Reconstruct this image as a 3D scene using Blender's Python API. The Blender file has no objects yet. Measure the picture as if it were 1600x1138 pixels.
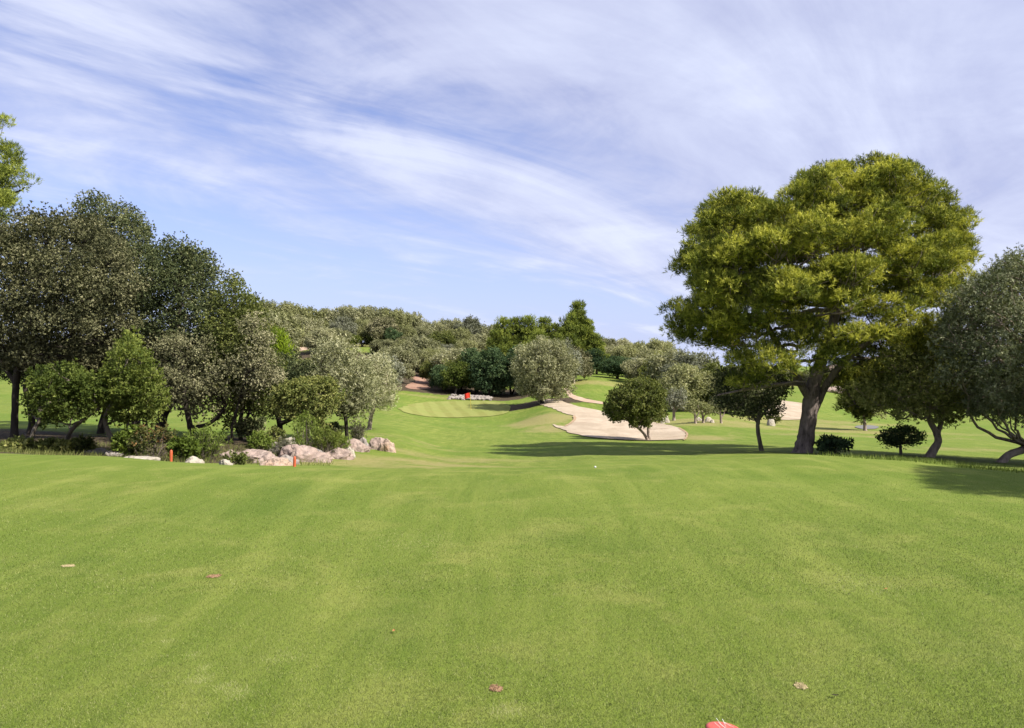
import bpy, math, numpy as np
from mathutils import Vector, Matrix, noise as mnoise, geometry as mgeo
F = 1150.0; HY = 562.0; CAMZ = 1.6
SUN_EL = 46.0
SUN_DIR = np.array([0.86, -0.50]); SUN_DIR /= np.linalg.norm(SUN_DIR)
scene = bpy.context.scene
COL = scene.collection

# ------------------------------------------------------------------ terrain
COLS = {   # column: tee edge distance, then (distance, height row seen from the tee)
 -600: (13.5, [(25,708),(35,672),(60,640),(90,610),(130,588),(170,572),(215,560)]),
    0: (13.0, [(20,700),(25,681),(30,672),(60,636),(90,606),(130,583),(170,562),(215,548)]),
  150: (12.8, [(16,722),(20,702),(25,686),(30,676),(60,642),(90,612),(130,588),(170,560),(215,520)]),
  300: (11.8, [(17,723),(20,708),(25,688),(32,672),(60,645),(90,618),(130,588),(170,556),(190,541),(215,531)]),
  400: (11.2, [(17,728),(20,713),(25,692),(33,674),(60,648),(90,620),(130,588),(150,570),(170,550),(190,540),(215,530)]),
  500: (11.1, [(17,730),(20,716),(25,694),(35,674),(60,650),(90,622),(130,588),(150,566),(172,543),(190,542),(215,532)]),
  600: (11.0, [(17,733),(22,718),(27,696),(38,673),(60,652),(90,623),(110,612),(150,575),(172,541),(190,544),(215,534)]),
  700: (10.9, [(17,735),(25,722),(35,703),(50,680),(70,662),(82,654),(104,627),(112,617),(150,587),(190,552),(215,542)]),
  800: (10.9, [(17,735),(25,725),(36,700),(50,683),(70,665),(82,657),(100,631),(108,624),(150,599),(190,556),(215,550)]),
  860: (11.0, [(17,735),(25,723),(33,705),(40,692),(50,680),(60,668),(68,650),(78,640),(90,630),(108,612),(130,597),(150,594),(190,562),(215,556)]),
  920: (11.3, [(17,733),(25,717),(31,706),(37,696),(42,689),(46,685),(60,664),(75,648),(88,634),(100,616),(124,589),(150,582),(190,572),(215,566)]),
 1010: (11.7, [(17,733),(25,714),(30,707),(36,697),(41,691),(46,689),(57,671),(72,655),(90,638),(115,612),(124,599),(150,588),(190,580),(215,574)]),
 1100: (12.2, [(17,728),(25,713),(30,708),(38,694),(46,684),(58,664),(70,652),(90,640),(130,624),(215,584)]),
 1250: (13.0, [(17,720),(25,712),(30,708),(38,694),(50,680),(70,664),(90,650),(110,630),(150,607),(215,590)]),
 1400: (12.2, [(17,727),(25,716),(30,711),(38,698),(50,684),(70,670),(100,657),(150,630),(215,608)]),
 1600: (10.8, [(17,735),(25,728),(30,720),(38,704),(50,688),(70,676),(100,663),(150,642),(215,628)]),
 2200: (10.6, [(17,735),(25,728),(30,720),(38,704),(50,688),(70,676),(100,663),(150,642),(215,628)]),
}
PXG = np.arange(-600, 2201, 8.0)
DG = np.exp(np.linspace(math.log(4.0), math.log(3200.0), 620))
def build_table():
    ks = sorted(COLS); prof = []
    for k in ks:
        e, pts = COLS[k]
        Ds = [0, e - 2.2, e - 1, e, e + 1.2] + [p[0] for p in pts]
        Zs = [0, 0, -.02, -.07, -.22] + [CAMZ - (p[1]-HY)/F*p[0] for p in pts]
        last = Zs[-1]
        Ds += [260, 420, 1200, 3300]; Zs += [last - 1, -14, -22, -26]
        prof.append(np.interp(DG, Ds, Zs))
    prof = np.array(prof)
    T = np.empty((len(PXG), len(DG)))
    t = np.interp(PXG, ks, np.arange(len(ks)))
    i = np.minimum(t.astype(int), len(ks)-2); f = (t - i); f = f*f*(3-2*f)*.5 + f*.5
    T = prof[i]*(1-f)[:, None] + prof[i+1]*f[:, None]
    def blur(A, s, ax):
        r = int(3*s); k = np.exp(-.5*(np.arange(-r, r+1)/s)**2); k /= k.sum()
        P = np.pad(A, [(r, r) if a == ax else (0, 0) for a in (0, 1)], mode='edge')
        out = np.zeros_like(A)
        for j, w in enumerate(k):
            sl = [slice(None), slice(None)]; sl[ax] = slice(j, j + A.shape[ax]); out += w*P[tuple(sl)]
        return out
    T = blur(T, 2.2, 0); T = blur(T, 3.2, 1)
    return T
TAB = build_table()
def smooth_noise(x, y, seed=0):
    s = seed*1.7
    return (np.sin(x*.9+s)*np.cos(y*.7-s*1.3) + .6*np.sin(x*1.9+y*1.3+s*2) + .4*np.cos(x*.5-y*2.3+s*.7))/2.0
def tz(x, y):
    x = np.asarray(x, float); y = np.asarray(y, float)
    D = np.clip(y, 4.0, 3199); px = np.clip(800 + F*x/np.maximum(y, 4.0), -600, 2199.9)
    a = (px + 600)/8.0; b = (np.log(D) - math.log(4.0))/(math.log(3200/4.0))*(len(DG)-1)
    i = np.clip(a.astype(int), 0, len(PXG)-2); j = np.clip(b.astype(int), 0, len(DG)-2)
    u = a - i; v = b - j
    z = TAB[i, j]*(1-u)*(1-v) + TAB[i+1, j]*u*(1-v) + TAB[i, j+1]*(1-u)*v + TAB[i+1, j+1]*u*v
    r = np.clip((D-13)/30, 0, 1)
    z = z + r*.10*smooth_noise(x*.16, y*.13) + np.clip((D-12)/6, 0, 1)*.03*smooth_noise(x*.7, y*.5, 3)
    return z
def z1(x, y): return float(tz(np.array([x]), np.array([y]))[0])
def wp(px, py, D): return np.array([(px-800)/F*D, D, CAMZ - (py-HY)/F*D])
def ground_at(px, py, d0=3.0, d1=240.0):      # where the sight line through (px, py) meets the ground
    D = np.exp(np.linspace(math.log(d0), math.log(d1), 1500))
    x = (px-800)/F*D; z = CAMZ - (py-HY)/F*D
    h = z - tz(x, D); k = np.where(h < 0)[0]
    if len(k) == 0: return x[-1], D[-1]
    return x[k[0]], D[k[0]]

# ------------------------------------------------------------------ mesh helpers
def mesh_np(name, V, Fq, mat, parent=None, tint=None, smooth=False, tri=False, loc=None):
    me = bpy.data.meshes.new(name)
    V = np.ascontiguousarray(V, np.float32); n = 3 if tri else 4
    Fq = np.ascontiguousarray(Fq, np.int32).reshape(-1, n)
    me.vertices.add(len(V)); me.vertices.foreach_set('co', V.ravel())
    me.loops.add(Fq.size); me.loops.foreach_set('vertex_index', Fq.ravel())
    me.polygons.add(len(Fq))
    me.polygons.foreach_set('loop_start', np.arange(0, Fq.size, n, dtype=np.int32))
    if tint is not None:
        a = me.attributes.new('tint', 'FLOAT', 'POINT'); a.data.foreach_set('value', np.ascontiguousarray(tint, np.float32))
    me.update(calc_edges=True)
    if smooth: me.polygons.foreach_set('use_smooth', np.ones(len(Fq), bool))
    me.materials.append(mat)
    o = bpy.data.objects.new(name, me); COL.objects.link(o)
    if parent is not None: o.parent = parent
    if loc is not None: o.location = loc
    return o
def mesh_py(name, V, Fc, mat, parent=None, smooth=False, loc=None, mats=None, fm=None):
    me = bpy.data.meshes.new(name); me.from_pydata([tuple(map(float, v)) for v in V], [], Fc)
    if smooth: me.polygons.foreach_set('use_smooth', [True]*len(Fc))
    for m in (mats or [mat]): me.materials.append(m)
    if fm: me.polygons.foreach_set('material_index', fm)
    me.update()
    o = bpy.data.objects.new(name, me); COL.objects.link(o)
    if parent is not None: o.parent = parent
    if loc is not None: o.location = loc
    return o
def tag(o, label=None, cat=None, group=None, kind=None):
    if label: o['label'] = label
    if cat: o['category'] = cat
    if group: o['group'] = group
    if kind: o['kind'] = kind
    return o
def empty(name, loc, label, cat, group=None):
    o = bpy.data.objects.new(name, None); COL.objects.link(o); o.location = loc
    o.empty_display_size = .2
    return tag(o, label, cat, group)

# ------------------------------------------------------------------ materials
def new_mat(name):
    m = bpy.data.materials.new(name); m.use_nodes = True
    nt = m.node_tree; nt.nodes.clear(); return m, nt
class NB:
    def __init__(s, nt): s.nt = nt
    def n(s, t, **kw):
        nd = s.nt.nodes.new(t)
        for k, v in kw.items(): setattr(nd, k, v)
        return nd
    def l(s, a, b): s.nt.links.new(a, b)
    def noise(s, vec, scale, detail=3, rough=.55, dist=0):
        nd = s.n('ShaderNodeTexNoise'); nd.inputs['Scale'].default_value = scale
        nd.inputs['Detail'].default_value = detail; nd.inputs['Roughness'].default_value = rough
        nd.inputs['Distortion'].default_value = dist
        if vec is not None: s.l(vec, nd.inputs['Vector'])
        return nd.outputs['Fac']
    def ramp(s, fac, stops, interp='LINEAR'):
        nd = s.n('ShaderNodeValToRGB'); cr = nd.color_ramp; cr.interpolation = interp
        while len(cr.elements) < len(stops): cr.elements.new(.5)
        for e, (p, c) in zip(cr.elements, stops):
            e.position = p; e.color = (c, c, c, 1) if not hasattr(c, '__len__') else (*c, 1)
        s.l(fac, nd.inputs['Fac']); return nd.outputs['Color']
    def mix(s, fac, a, b, mode='MIX'):
        nd = s.n('ShaderNodeMix', data_type='RGBA', blend_type=mode)
        for v, i in ((fac, 0), (a, 6), (b, 7)):
            if isinstance(v, (int, float)): nd.inputs[i].default_value = v
            elif hasattr(v, 'is_output') or hasattr(v, 'links'): s.l(v, nd.inputs[i])
            else: nd.inputs[i].default_value = (*v, 1)
        return nd.outputs[2]
    def math(s, op, a, b=0.0, c=None, clamp=False):
        nd = s.n('ShaderNodeMath', operation=op); nd.use_clamp = clamp
        for i, v in enumerate((a, b) if c is None else (a, b, c)):
            if isinstance(v, (int, float)): nd.inputs[i].default_value = v
            else: s.l(v, nd.inputs[i])
        return nd.outputs[0]
    def mapping(s, vec, scale=(1,1,1), rot=(0,0,0), loc=(0,0,0)):
        nd = s.n('ShaderNodeMapping'); nd.inputs['Scale'].default_value = scale
        nd.inputs['Rotation'].default_value = rot; nd.inputs['Location'].default_value = loc
        s.l(vec, nd.inputs['Vector']); return nd.outputs[0]
    def principled(s, col, rough=.8, spec=.3, bump=None, bstr=.3, bdist=.02):
        p = s.n('ShaderNodeBsdfPrincipled')
        if hasattr(col, 'links'): s.l(col, p.inputs['Base Color'])
        else: p.inputs['Base Color'].default_value = (*col, 1)
        p.inputs['Roughness'].default_value = rough; p.inputs['Specular IOR Level'].default_value = spec
        if bump is not None:
            b = s.n('ShaderNodeBump'); b.inputs['Strength'].default_value = bstr; b.inputs['Distance'].default_value = bdist
            s.l(bump, b.inputs['Height']); s.l(b.outputs[0], p.inputs['Normal'])
        return p
    def out(s, sh):
        o = s.n('ShaderNodeOutputMaterial'); s.l(sh, o.inputs['Surface'])

def leaf_mat(name, dark, mid, light, transl=.28, rough=.7, spec=.10, hue=0.0):
    m, nt = new_mat(name); b = NB(nt)
    at = b.n('ShaderNodeAttribute', attribute_name='tint')
    oi = b.n('ShaderNodeObjectInfo')
    t = b.math('ADD', at.outputs['Fac'], b.math('MULTIPLY', b.math('SUBTRACT', oi.outputs['Random'], .5), .34))
    c = b.ramp(t, [(0, dark), (.5, mid), (1, light)])
    p = b.principled(c, rough, spec)
    tr = b.n('ShaderNodeBsdfTranslucent')
    c2 = b.mix(1.0, c, (1.25, 1.25, .55), 'MULTIPLY'); b.l(c2, tr.inputs['Color'])
    mx = b.n('ShaderNodeMixShader'); mx.inputs[0].default_value = transl
    b.l(p.outputs[0], mx.inputs[1]); b.l(tr.outputs[0], mx.inputs[2]); b.out(mx.outputs[0])
    return m
def bark_mat(name, c1, c2, scale=9.0):
    m, nt = new_mat(name); b = NB(nt)
    tc = b.n('ShaderNodeTexCoord'); v = b.mapping(tc.outputs['Object'], (1, 1, .28))
    n1 = b.noise(v, scale, 6, .65, .6); n2 = b.noise(tc.outputs['Object'], 1.7, 3)
    c = b.mix(b.ramp(n1, [(.32, 0), (.68, 1)]), c1, c2)
    c = b.mix(b.ramp(n2, [(.4, 0), (.75, .55)]), c, tuple(x*1.5 for x in c2))
    b.out(b.principled(c, .9, .15, n1, .9, .06).outputs[0]); return m
M = {}
M['oak_brown'] = leaf_mat('oak_brown_leaf', (.026,.031,.014), (.150,.150,.074), (.35,.325,.20), .10)
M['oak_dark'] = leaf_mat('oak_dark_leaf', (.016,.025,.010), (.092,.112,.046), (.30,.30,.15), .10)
M['oak_green'] = leaf_mat('oak_green_leaf', (0.0319,0.0455,0.0127), (0.1274,0.1502,0.0410), (0.2912,0.2912,0.1001), .25)
M['olive'] = leaf_mat('olive_leaf', (0.0813,0.0908,0.0430), (0.2391,0.2439,0.1291), (0.5165,0.4974,0.3252), .2)
M['olive_dark'] = leaf_mat('olive_dark_leaf', (.038,.048,.022), (.115,.135,.070), (.30,.31,.19), .15)
M['olive_pale'] = leaf_mat('olive_pale_leaf', (0.0770,0.0847,0.0539), (0.1925,0.2002,0.1386), (0.3850,0.3850,0.3157), .2)
M['olive_warm'] = leaf_mat('olive_warm_leaf', (.07,.08,.03), (.24,.25,.11), (.44,.43,.24), .2)
M['pine'] = leaf_mat('pine_needle', (.020,.030,.008), (.135,.165,.026), (.50,.49,.09), .25)
M['pine_far'] = leaf_mat('pine_far_needle', (0.0336,0.0504,0.0120), (0.1380,0.1740,0.0336), (0.3240,0.3600,0.0720), .25)
M['lime'] = leaf_mat('lime_leaf', (0.0924,0.1386,0.0119), (0.2002,0.2772,0.0231), (0.3465,0.4004,0.0462), .3)
M['bright'] = leaf_mat('bright_leaf', (0.0315,0.0490,0.0098), (0.1050,0.1365,0.0280), (0.2240,0.2520,0.0630), .3)
M['blue_green'] = leaf_mat('blue_green_leaf', (0.0210,0.0420,0.0210), (0.0630,0.1050,0.0462), (0.1596,0.2100,0.0924), .2)
M['shrub'] = leaf_mat('shrub_leaf', (0.0385,0.0581,0.0105), (0.1155,0.1617,0.0273), (0.2464,0.2926,0.0770), .3)
M['red_tip'] = leaf_mat('red_tip_leaf', (0.0385,0.0539,0.0154), (0.1155,0.1155,0.0385), (0.3234,0.1463,0.0693), .25)
M['twig_grey'] = leaf_mat('twig_grey_leaf', (0.0462,0.0462,0.0308), (0.1155,0.1155,0.0693), (0.2156,0.2002,0.1386), .15)
M['dry'] = leaf_mat('dry_grass_blade', (0.0924,0.0924,0.0308), (0.2310,0.2156,0.0847), (0.3850,0.3388,0.1694), .3)
M['bark_pine'] = bark_mat('pine_bark', (0.0473,0.0378,0.0347), (0.2100,0.1680,0.1522), 10)
M['bark_dark'] = bark_mat('dark_bark', (0.0126,0.0112,0.0091), (0.0490,0.0406,0.0315), 9)
M['bark_olive'] = bark_mat('olive_bark', (0.0885,0.0684,0.0523), (0.3059,0.2495,0.2053), 7)
M['bark_grey'] = bark_mat('grey_bark', (0.0490,0.0420,0.0315), (0.1820,0.1540,0.1190), 8)

def grass_nodes(b, tc, near=True):
    """colour of mown turf: fine blade grain, palm-sized tufts, yellow wear patches, big soft patches"""
    v = tc.outputs['Object']
    fine = b.noise(b.mapping(v, (1, .8, 1)), 110, 2, .7)
    med = b.noise(v, 9.0, 5, .65)
    pat = b.noise(v, 1.15, 5, .62, .4)
    pat2 = b.noise(b.mapping(v, (1, 1, 1), loc=(31, 7, 0)), .42, 4, .6, .5)
    big = b.noise(b.mapping(v, (.05, .09, 1), (0, 0, .3)), 1.0, 4, .6)
    # faint mowing streaks running away from the tee
    st = b.noise(b.mapping(v, (2.2, .22, 1), (0, 0, -.22)), 1.0, 5, .68, .5)
    c = b.mix(b.ramp(fine, [(.3, 0), (.7, 1)]), (0.0500,0.0760,0.0100), (0.175,0.218,0.0420))
    c = b.mix(b.ramp(med, [(.35, 0), (.7, .65)]), c, (0.108,0.155,0.0210))
    c = b.mix(b.ramp(pat, [(.50, 0), (.76, .62)]), c, (0.245,0.240,0.072))
    c = b.mix(b.ramp(pat2, [(.50, 0), (.70, .6)]), c, (0.070,0.112,0.0165))
    c = b.mix(b.ramp(st, [(.44, 0), (.68, .42)]), c, (0.215,0.240,0.055))
    c = b.mix(b.ramp(big, [(.42, 0), (.66, .6)]), c, (0.085,0.142,0.018))
    return c, fine, med
def mat_ground():
    m, nt = new_mat('turf'); b = NB(nt)
    tc = b.n('ShaderNodeTexCoord'); c, fine, med = grass_nodes(b, tc)
    v = tc.outputs['Object']
    dry = b.n('ShaderNodeAttribute', attribute_name='dry').outputs['Fac']
    soil = b.n('ShaderNodeAttribute', attribute_name='soil').outputs['Fac']
    nz = b.noise(b.mapping(v, (1, .5, 1)), .8, 6, .7, .5)
    d = b.ramp(b.math('ADD', b.math('MULTIPLY', dry, 1.0), b.math('MULTIPLY', b.math('SUBTRACT', nz, .5), 1.5)), [(.35, 0), (.85, .8)])
    dc = b.mix(b.ramp(med, [(.35, 0), (.7, 1)]), (0.1750,0.1645,0.0525), (0.2940,0.2380,0.1155))
    c = b.mix(d, c, dc)
    s = b.ramp(b.math('ADD', soil, b.math('MULTIPLY', b.math('SUBTRACT', nz, .5), 1.2)), [(.42, 0), (.62, 1)])
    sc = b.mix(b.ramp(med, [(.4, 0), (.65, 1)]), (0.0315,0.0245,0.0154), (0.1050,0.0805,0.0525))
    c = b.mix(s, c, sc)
    b.out(b.principled(c, .95, .08, b.math('ADD', fine, b.math('MULTIPLY', med, 1.5)), .55, .018).outputs[0]); return m
def mat_green():
    m, nt = new_mat('putting_turf'); b = NB(nt)
    tc = b.n('ShaderNodeTexCoord'); v = tc.outputs['Object']
    w = b.n('ShaderNodeTexWave', wave_type='BANDS', bands_direction='X'); w.inputs['Scale'].default_value = .155
    w.inputs['Distortion'].default_value = 3.0; w.inputs['Detail'].default_value = 2; w.inputs['Detail Scale'].default_value = .6
    b.l(b.mapping(v, (1, 1, 1), (0, 0, -.18)), w.inputs['Vector'])
    n = b.noise(v, 1.2, 5, .6); n2 = b.noise(v, .35, 3)
    c = b.mix(b.ramp(w.outputs['Fac'], [(.25, 0), (.6, 1)]), (0.1588,0.1664,0.0441), (0.1852,0.1970,0.0559))
    c = b.mix(b.ramp(n, [(.4, 0), (.75, .5)]), c, (0.2310,0.2310,0.0840))
    c = b.mix(b.ramp(n2, [(.45, 0), (.7, .4)]), c, (0.1400,0.1890,0.0420))
    b.out(b.principled(c, .95, .08, n, .2, .01).outputs[0]); return m
def mat_sand(name, c1, c2, c3):
    m, nt = new_mat(name); b = NB(nt)
    tc = b.n('ShaderNodeTexCoord'); v = tc.outputs['Object']
    n = b.noise(b.mapping(v, (1, .45, 1), (0, 0, .5)), .5, 7, .68, .6); f = b.noise(v, 14, 4, .7)
    n3 = b.noise(b.mapping(v, (.6, 1.6, 1), (0, 0, -.5), (9, 4, 0)), .6, 5, .6, .3)
    c = b.mix(b.ramp(n, [(.38, 0), (.66, 1)]), c1, c2)
    c = b.mix(b.ramp(n3, [(.60, 0), (.70, .85)]), c, c3)
    c = b.mix(b.ramp(f, [(.3, .25), (.6, 0)]), c, tuple(x*.6 for x in c1))
    b.out(b.principled(c, .95, .1, b.math('ADD', b.math('MULTIPLY', n, 3.0), f), .6, .05).outputs[0]); return m
def mat_soil(name, c1, c2, sc=5):
    m, nt = new_mat(name); b = NB(nt)
    tc = b.n('ShaderNodeTexCoord'); v = tc.outputs['Object']
    n = b.noise(v, sc, 7, .7, .5)
    c = b.mix(b.ramp(n, [(.35, 0), (.65, 1)]), c1, c2)
    b.out(b.principled(c, .95, .1, n, .8, .04).outputs[0]); return m
def mat_rock(name, c1, c2, c3):
    m, nt = new_mat(name); b = NB(nt)
    tc = b.n('ShaderNodeTexCoord'); v = tc.outputs['Object']
    n = b.noise(v, 1.6, 8, .7, .8); n2 = b.noise(v, 7, 6, .7); n3 = b.noise(b.mapping(v, loc=(5, 5, 5)), 1.1, 3)
    vr = b.n('ShaderNodeTexVoronoi', feature='DISTANCE_TO_EDGE'); vr.inputs['Scale'].default_value = 1.7
    b.l(b.mix(.35, v, b.noise(v, 2.5, 3)), vr.inputs['Vector'])
    crack = b.ramp(vr.outputs['Distance'], [(0, 1), (.035, 0)])
    c = b.mix(b.ramp(n, [(.35, 0), (.62, 1)]), c1, c2)
    c = b.mix(b.ramp(n3, [(.58, 0), (.68, .6)]), c, c3)
    c = b.mix(b.ramp(n2, [(.36, .65), (.52, 0)]), c, (.14, .115, .095))
    c = b.mix(b.math('MULTIPLY', crack, .4), c, (.13, .10, .08))
    hgt = b.math('SUBTRACT', b.math('ADD', n, b.math('MULTIPLY', n2, .5)), b.math('MULTIPLY', crack, .25))
    b.out(b.principled(c, .9, .15, hgt, 1.0, .09).outputs[0]); return m
def mat_plain(name, c, rough=.5, spec=.4, var=.25, sc=12):
    m, nt = new_mat(name); b = NB(nt)
    tc = b.n('ShaderNodeTexCoord'); n = b.noise(tc.outputs['Object'], sc, 4, .6)
    cc = b.mix(b.ramp(n, [(.35, 0), (.7, 1)]), tuple(x*(1-var) for x in c), c)
    b.out(b.principled(cc, rough, spec, n, .1, .01).outputs[0]); return m
M['ground'] = mat_ground(); M['green'] = mat_green()
M['sand'] = mat_sand('bunker_sand', (.31,.25,.18), (.42,.345,.26), (.20,.135,.09))
M['path'] = mat_sand('path_dirt', (0.3500,0.2450,0.1750), (0.4340,0.3290,0.2450), (0.2520,0.1610,0.1120))
M['path_red'] = mat_sand('path_dirt_red', (0.2100,0.1190,0.0840), (0.3290,0.2100,0.1540), (0.1540,0.0840,0.0595))
M['soil'] = mat_soil('litter', (0.0350,0.0245,0.0168), (0.1470,0.0980,0.0665), 3)
M['lip'] = mat_soil('red_earth', (0.2380,0.1540,0.0910), (0.3640,0.2660,0.1750), 3)
M['rock_pink'] = mat_rock('rock_pink', (0.2380,0.1715,0.1435), (0.3780,0.2975,0.2555), (0.2940,0.2240,0.1750))
M['rock_pale'] = mat_rock('rock_pale', (0.2940,0.2590,0.2030), (0.4200,0.3850,0.3150), (0.3360,0.2870,0.2030))
M['rock_orange'] = mat_rock('rock_orange', (0.3220,0.2240,0.1680), (0.4200,0.3220,0.2520), (0.3850,0.1960,0.0700))
M['rock_grey'] = mat_rock('rock_grey', (0.1820,0.1575,0.1400), (0.3220,0.2870,0.2590), (0.2660,0.2310,0.1890))
M['stake'] = mat_plain('stake_paint', (0.4620,0.0910,0.0315), .6)
M['red'] = mat_plain('red_cloth', (0.5600,0.0350,0.0210), .7, .2, .1)
M['marker'] = mat_plain('tee_marker_paint', (0.5040,0.0910,0.0700), .45, .5, .18, 40)
M['white'] = mat_plain('white_paint', (0.5600,0.5600,0.5320), .4)
M['pole'] = mat_plain('pin_paint', (0.5250,0.4200,0.0840), .4)
M['divot'] = mat_soil('divot_soil', (.07,.03,.015), (.52,.33,.19), 90)
M['divot_sand'] = mat_soil('divot_sand', (.26,.22,.10), (.58,.47,.27), 70)
M['leaf_dead'] = mat_plain('dead_leaf', (0.3850,0.1750,0.0630), .8)
M['kerb'] = mat_plain('asphalt_grey', (0.1540,0.1505,0.1470), .9, .1, .2, 3)

# ------------------------------------------------------------------ ground sheet
def point_in_poly(x, y, P):
    inside = np.zeros(x.shape, bool); n = len(P)
    for i in range(n):
        x1, y1 = P[i]; x2, y2 = P[(i+1) % n]
        if y1 == y2: continue
        c = ((y1 > y) != (y2 > y)) & (x < (x2-x1)*(y-y1)/(y2-y1) + x1)
        inside ^= c
    return inside
def trace(pts, d0=3.0, d1=240.0): return [ground_at(p[0], p[1], p[2] if len(p) > 2 else d0, d1) for p in pts]
def make_ground():
    az = list(np.radians(np.arange(-41, 41.01, .16)))
    az += list(np.radians(np.arange(42, 90, 3.0))) + list(np.radians(np.arange(90, 271, 10.0))) + list(np.radians(np.arange(272, 318.5, 3.0)))
    az = np.array(az); R = np.concatenate([[.3, 1, 2], np.exp(np.linspace(math.log(2.6), math.log(320), 330)), [360, 420, 520, 700, 1000, 1500, 2200, 3100]])
    A, RR = np.meshgrid(az, R, indexing='ij')
    # rings follow the forward distance inside the view so that the rows stay even
    X = np.sin(A)*RR; Y = np.cos(A)*RR
    Z = tz(X, Y); Z = np.where(Y < 4, np.where(np.abs(X) < 30, 0, Z), Z)
    na, nr = A.shape
    V = np.stack([X, Y, Z], -1).reshape(-1, 3)
    i, j = np.meshgrid(np.arange(na), np.arange(nr-1), indexing='ij'); i2 = (i+1) % na
    Fq = np.stack([i*nr+j, i*nr+j+1, i2*nr+j+1, i2*nr+j], -1).reshape(-1, 4)
    # close the centre
    V = np.vstack([V, [[0, 0, 0]]]); c = len(V)-1
    cf = [[c, k*nr, ((k+1) % na)*nr, c] for k in range(na)]
    me_o = mesh_np('ground', V, Fq, M['ground'], smooth=True)
    me = me_o.data
    X, Y = V[:, 0], V[:, 1]; px = 800 + F*X/np.maximum(Y, .5); D = Y
    soil = np.zeros(len(V)); dry = np.zeros(len(V))
    def blob(arr, cx, cy, rx, ry, v=1.0):
        arr[:] = np.maximum(arr, v*np.clip(1.6 - np.hypot((X-cx)/rx, (Y-cy)/ry), 0, 1)*(Y > 5))
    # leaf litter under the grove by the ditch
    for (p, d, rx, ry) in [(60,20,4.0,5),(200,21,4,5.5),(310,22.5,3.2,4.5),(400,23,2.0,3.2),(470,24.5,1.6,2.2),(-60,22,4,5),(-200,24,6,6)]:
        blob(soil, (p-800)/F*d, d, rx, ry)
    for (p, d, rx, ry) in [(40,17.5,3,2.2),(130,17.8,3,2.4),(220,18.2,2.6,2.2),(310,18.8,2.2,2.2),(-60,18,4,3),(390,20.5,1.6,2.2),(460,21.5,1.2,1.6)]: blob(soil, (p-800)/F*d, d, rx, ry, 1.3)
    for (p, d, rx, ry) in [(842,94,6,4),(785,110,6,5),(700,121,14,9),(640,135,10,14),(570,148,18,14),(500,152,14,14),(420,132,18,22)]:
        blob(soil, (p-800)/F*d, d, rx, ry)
    blob(soil, (1253-800)/F*30, 29.8, .9, .6, .7); blob(soil, (1452-800)/F*29, 29, .8, .6, .6)
    # the wooded slope is bare dry earth between its trees
    hill = np.clip((D - np.interp(px, [300, 560, 700, 900, 1000, 1100, 1300], [150, 150, 124, 150, 158, 92, 175]))/12, 0, 1)*(D < 600)
    hill = hill*np.clip(np.hypot((px-577)/30, (D-172)/12)-.3, 0, 1)
    soil = np.maximum(soil, hill*.5); dry = np.maximum(dry, hill*.7); 
    for (p, d, rx, ry, v) in [(640,21,3.2,2.2,.75),(560,18.5,2.5,1.4,.7),(720,26,3.4,2.4,.6),(640,34,3,3,.45),(845,68,3.4,6,.95),(862,58,2.4,4.5,.8),
                              (1075,64,9,5,.75),(1110,60,6,4,.7),(1240,72,8,8,.7),(1330,60,10,3.5,.75),(1340,50,9,2.5,.62),(1500,60,14,5,.5),(940,118,9,4,.75),
                              (680,106,9,2.5,.6),(1150,75,14,5,.4),(1560,37,7,2.5,.5),(1085,46,2.5,3,.85),(1290,80,10,4,.7),(30,30,9,5,.25),(1000,100,14,6,.35)]:
        blob(dry, (p-800)/F*d, d, rx, ry, v)
    dry = np.maximum(dry, .30*np.clip((D-12)/8, 0, 1)*np.clip((420-D)/100, 0, 1)*(smooth_noise(X*.12, Y*.1, 2) > .2))
    for nm, arr in (('soil', soil), ('dry', dry)):
        a = me.attributes.new(nm, 'FLOAT', 'POINT'); a.data.foreach_set('value', arr.astype(np.float32))
    tag(me_o, 'mown green golf course ground', kind='structure')
make_ground()

def patch(name, outline_px, mat, step, off=.03, d0=3.0, d1=240.0, wob=.25, seed=1, depth=0.0, label=None, kind='structure', lipmat=None, skirt=.15):
    """a sheet draped on the ground inside a traced outline"""
    P = trace(outline_px, d0, d1)
    rng = np.random.default_rng(seed); B = []
    n = len(P)
    for k in range(n):                       # subdivide and roughen the outline
        p0, p1, p2, p3 = [np.array(P[(k+q) % n]) for q in (-1, 0, 1, 2)]
        L = np.linalg.norm(p2-p1); m = max(1, int(L/step*1.6))
        for q in range(m):
            t = q/m
            p = .5*((2*p1) + (-p0+p2)*t + (2*p0-5*p1+4*p2-p3)*t*t + (-p0+3*p1-3*p2+p3)*t**3)
            w = wob*mnoise.noise(Vector((p[0]*.9/step*.35, p[1]*.9/step*.35, seed*3.1)))
            B.append(p + w)
    B = np.array(B)
    lo, hi = B.min(0), B.max(0)
    gx, gy = np.meshgrid(np.arange(lo[0], hi[0], step), np.arange(lo[1], hi[1], step)); gx = gx.ravel(); gy = gy.ravel()
    k = point_in_poly(gx, gy, B); gx, gy = gx[k], gy[k]
    dd = np.min(np.hypot(gx[:, None]-B[None, :, 0], gy[:, None]-B[None, :, 1]), 1); k = dd > step*.45
    pts = [Vector(p) for p in B] + [Vector((a, c)) for a, c in zip(gx[k], gy[k])]
    v, e, f, *_ = mgeo.delaunay_2d_cdt(pts, [], [list(range(len(B)))], 1, 1e-4)
    X = np.array([p.x for p in v]); Y = np.array([p.y for p in v])
    de = np.min(np.hypot(X[:, None]-B[None, :, 0], Y[:, None]-B[None, :, 1]), 1)
    Z = tz(X, Y) + off
    V = np.stack([X, Y, Z], 1)
    o = mesh_py(name, V, [list(q) for q in f], mat, smooth=True)
    tag(o, label, kind=kind); return B
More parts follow.
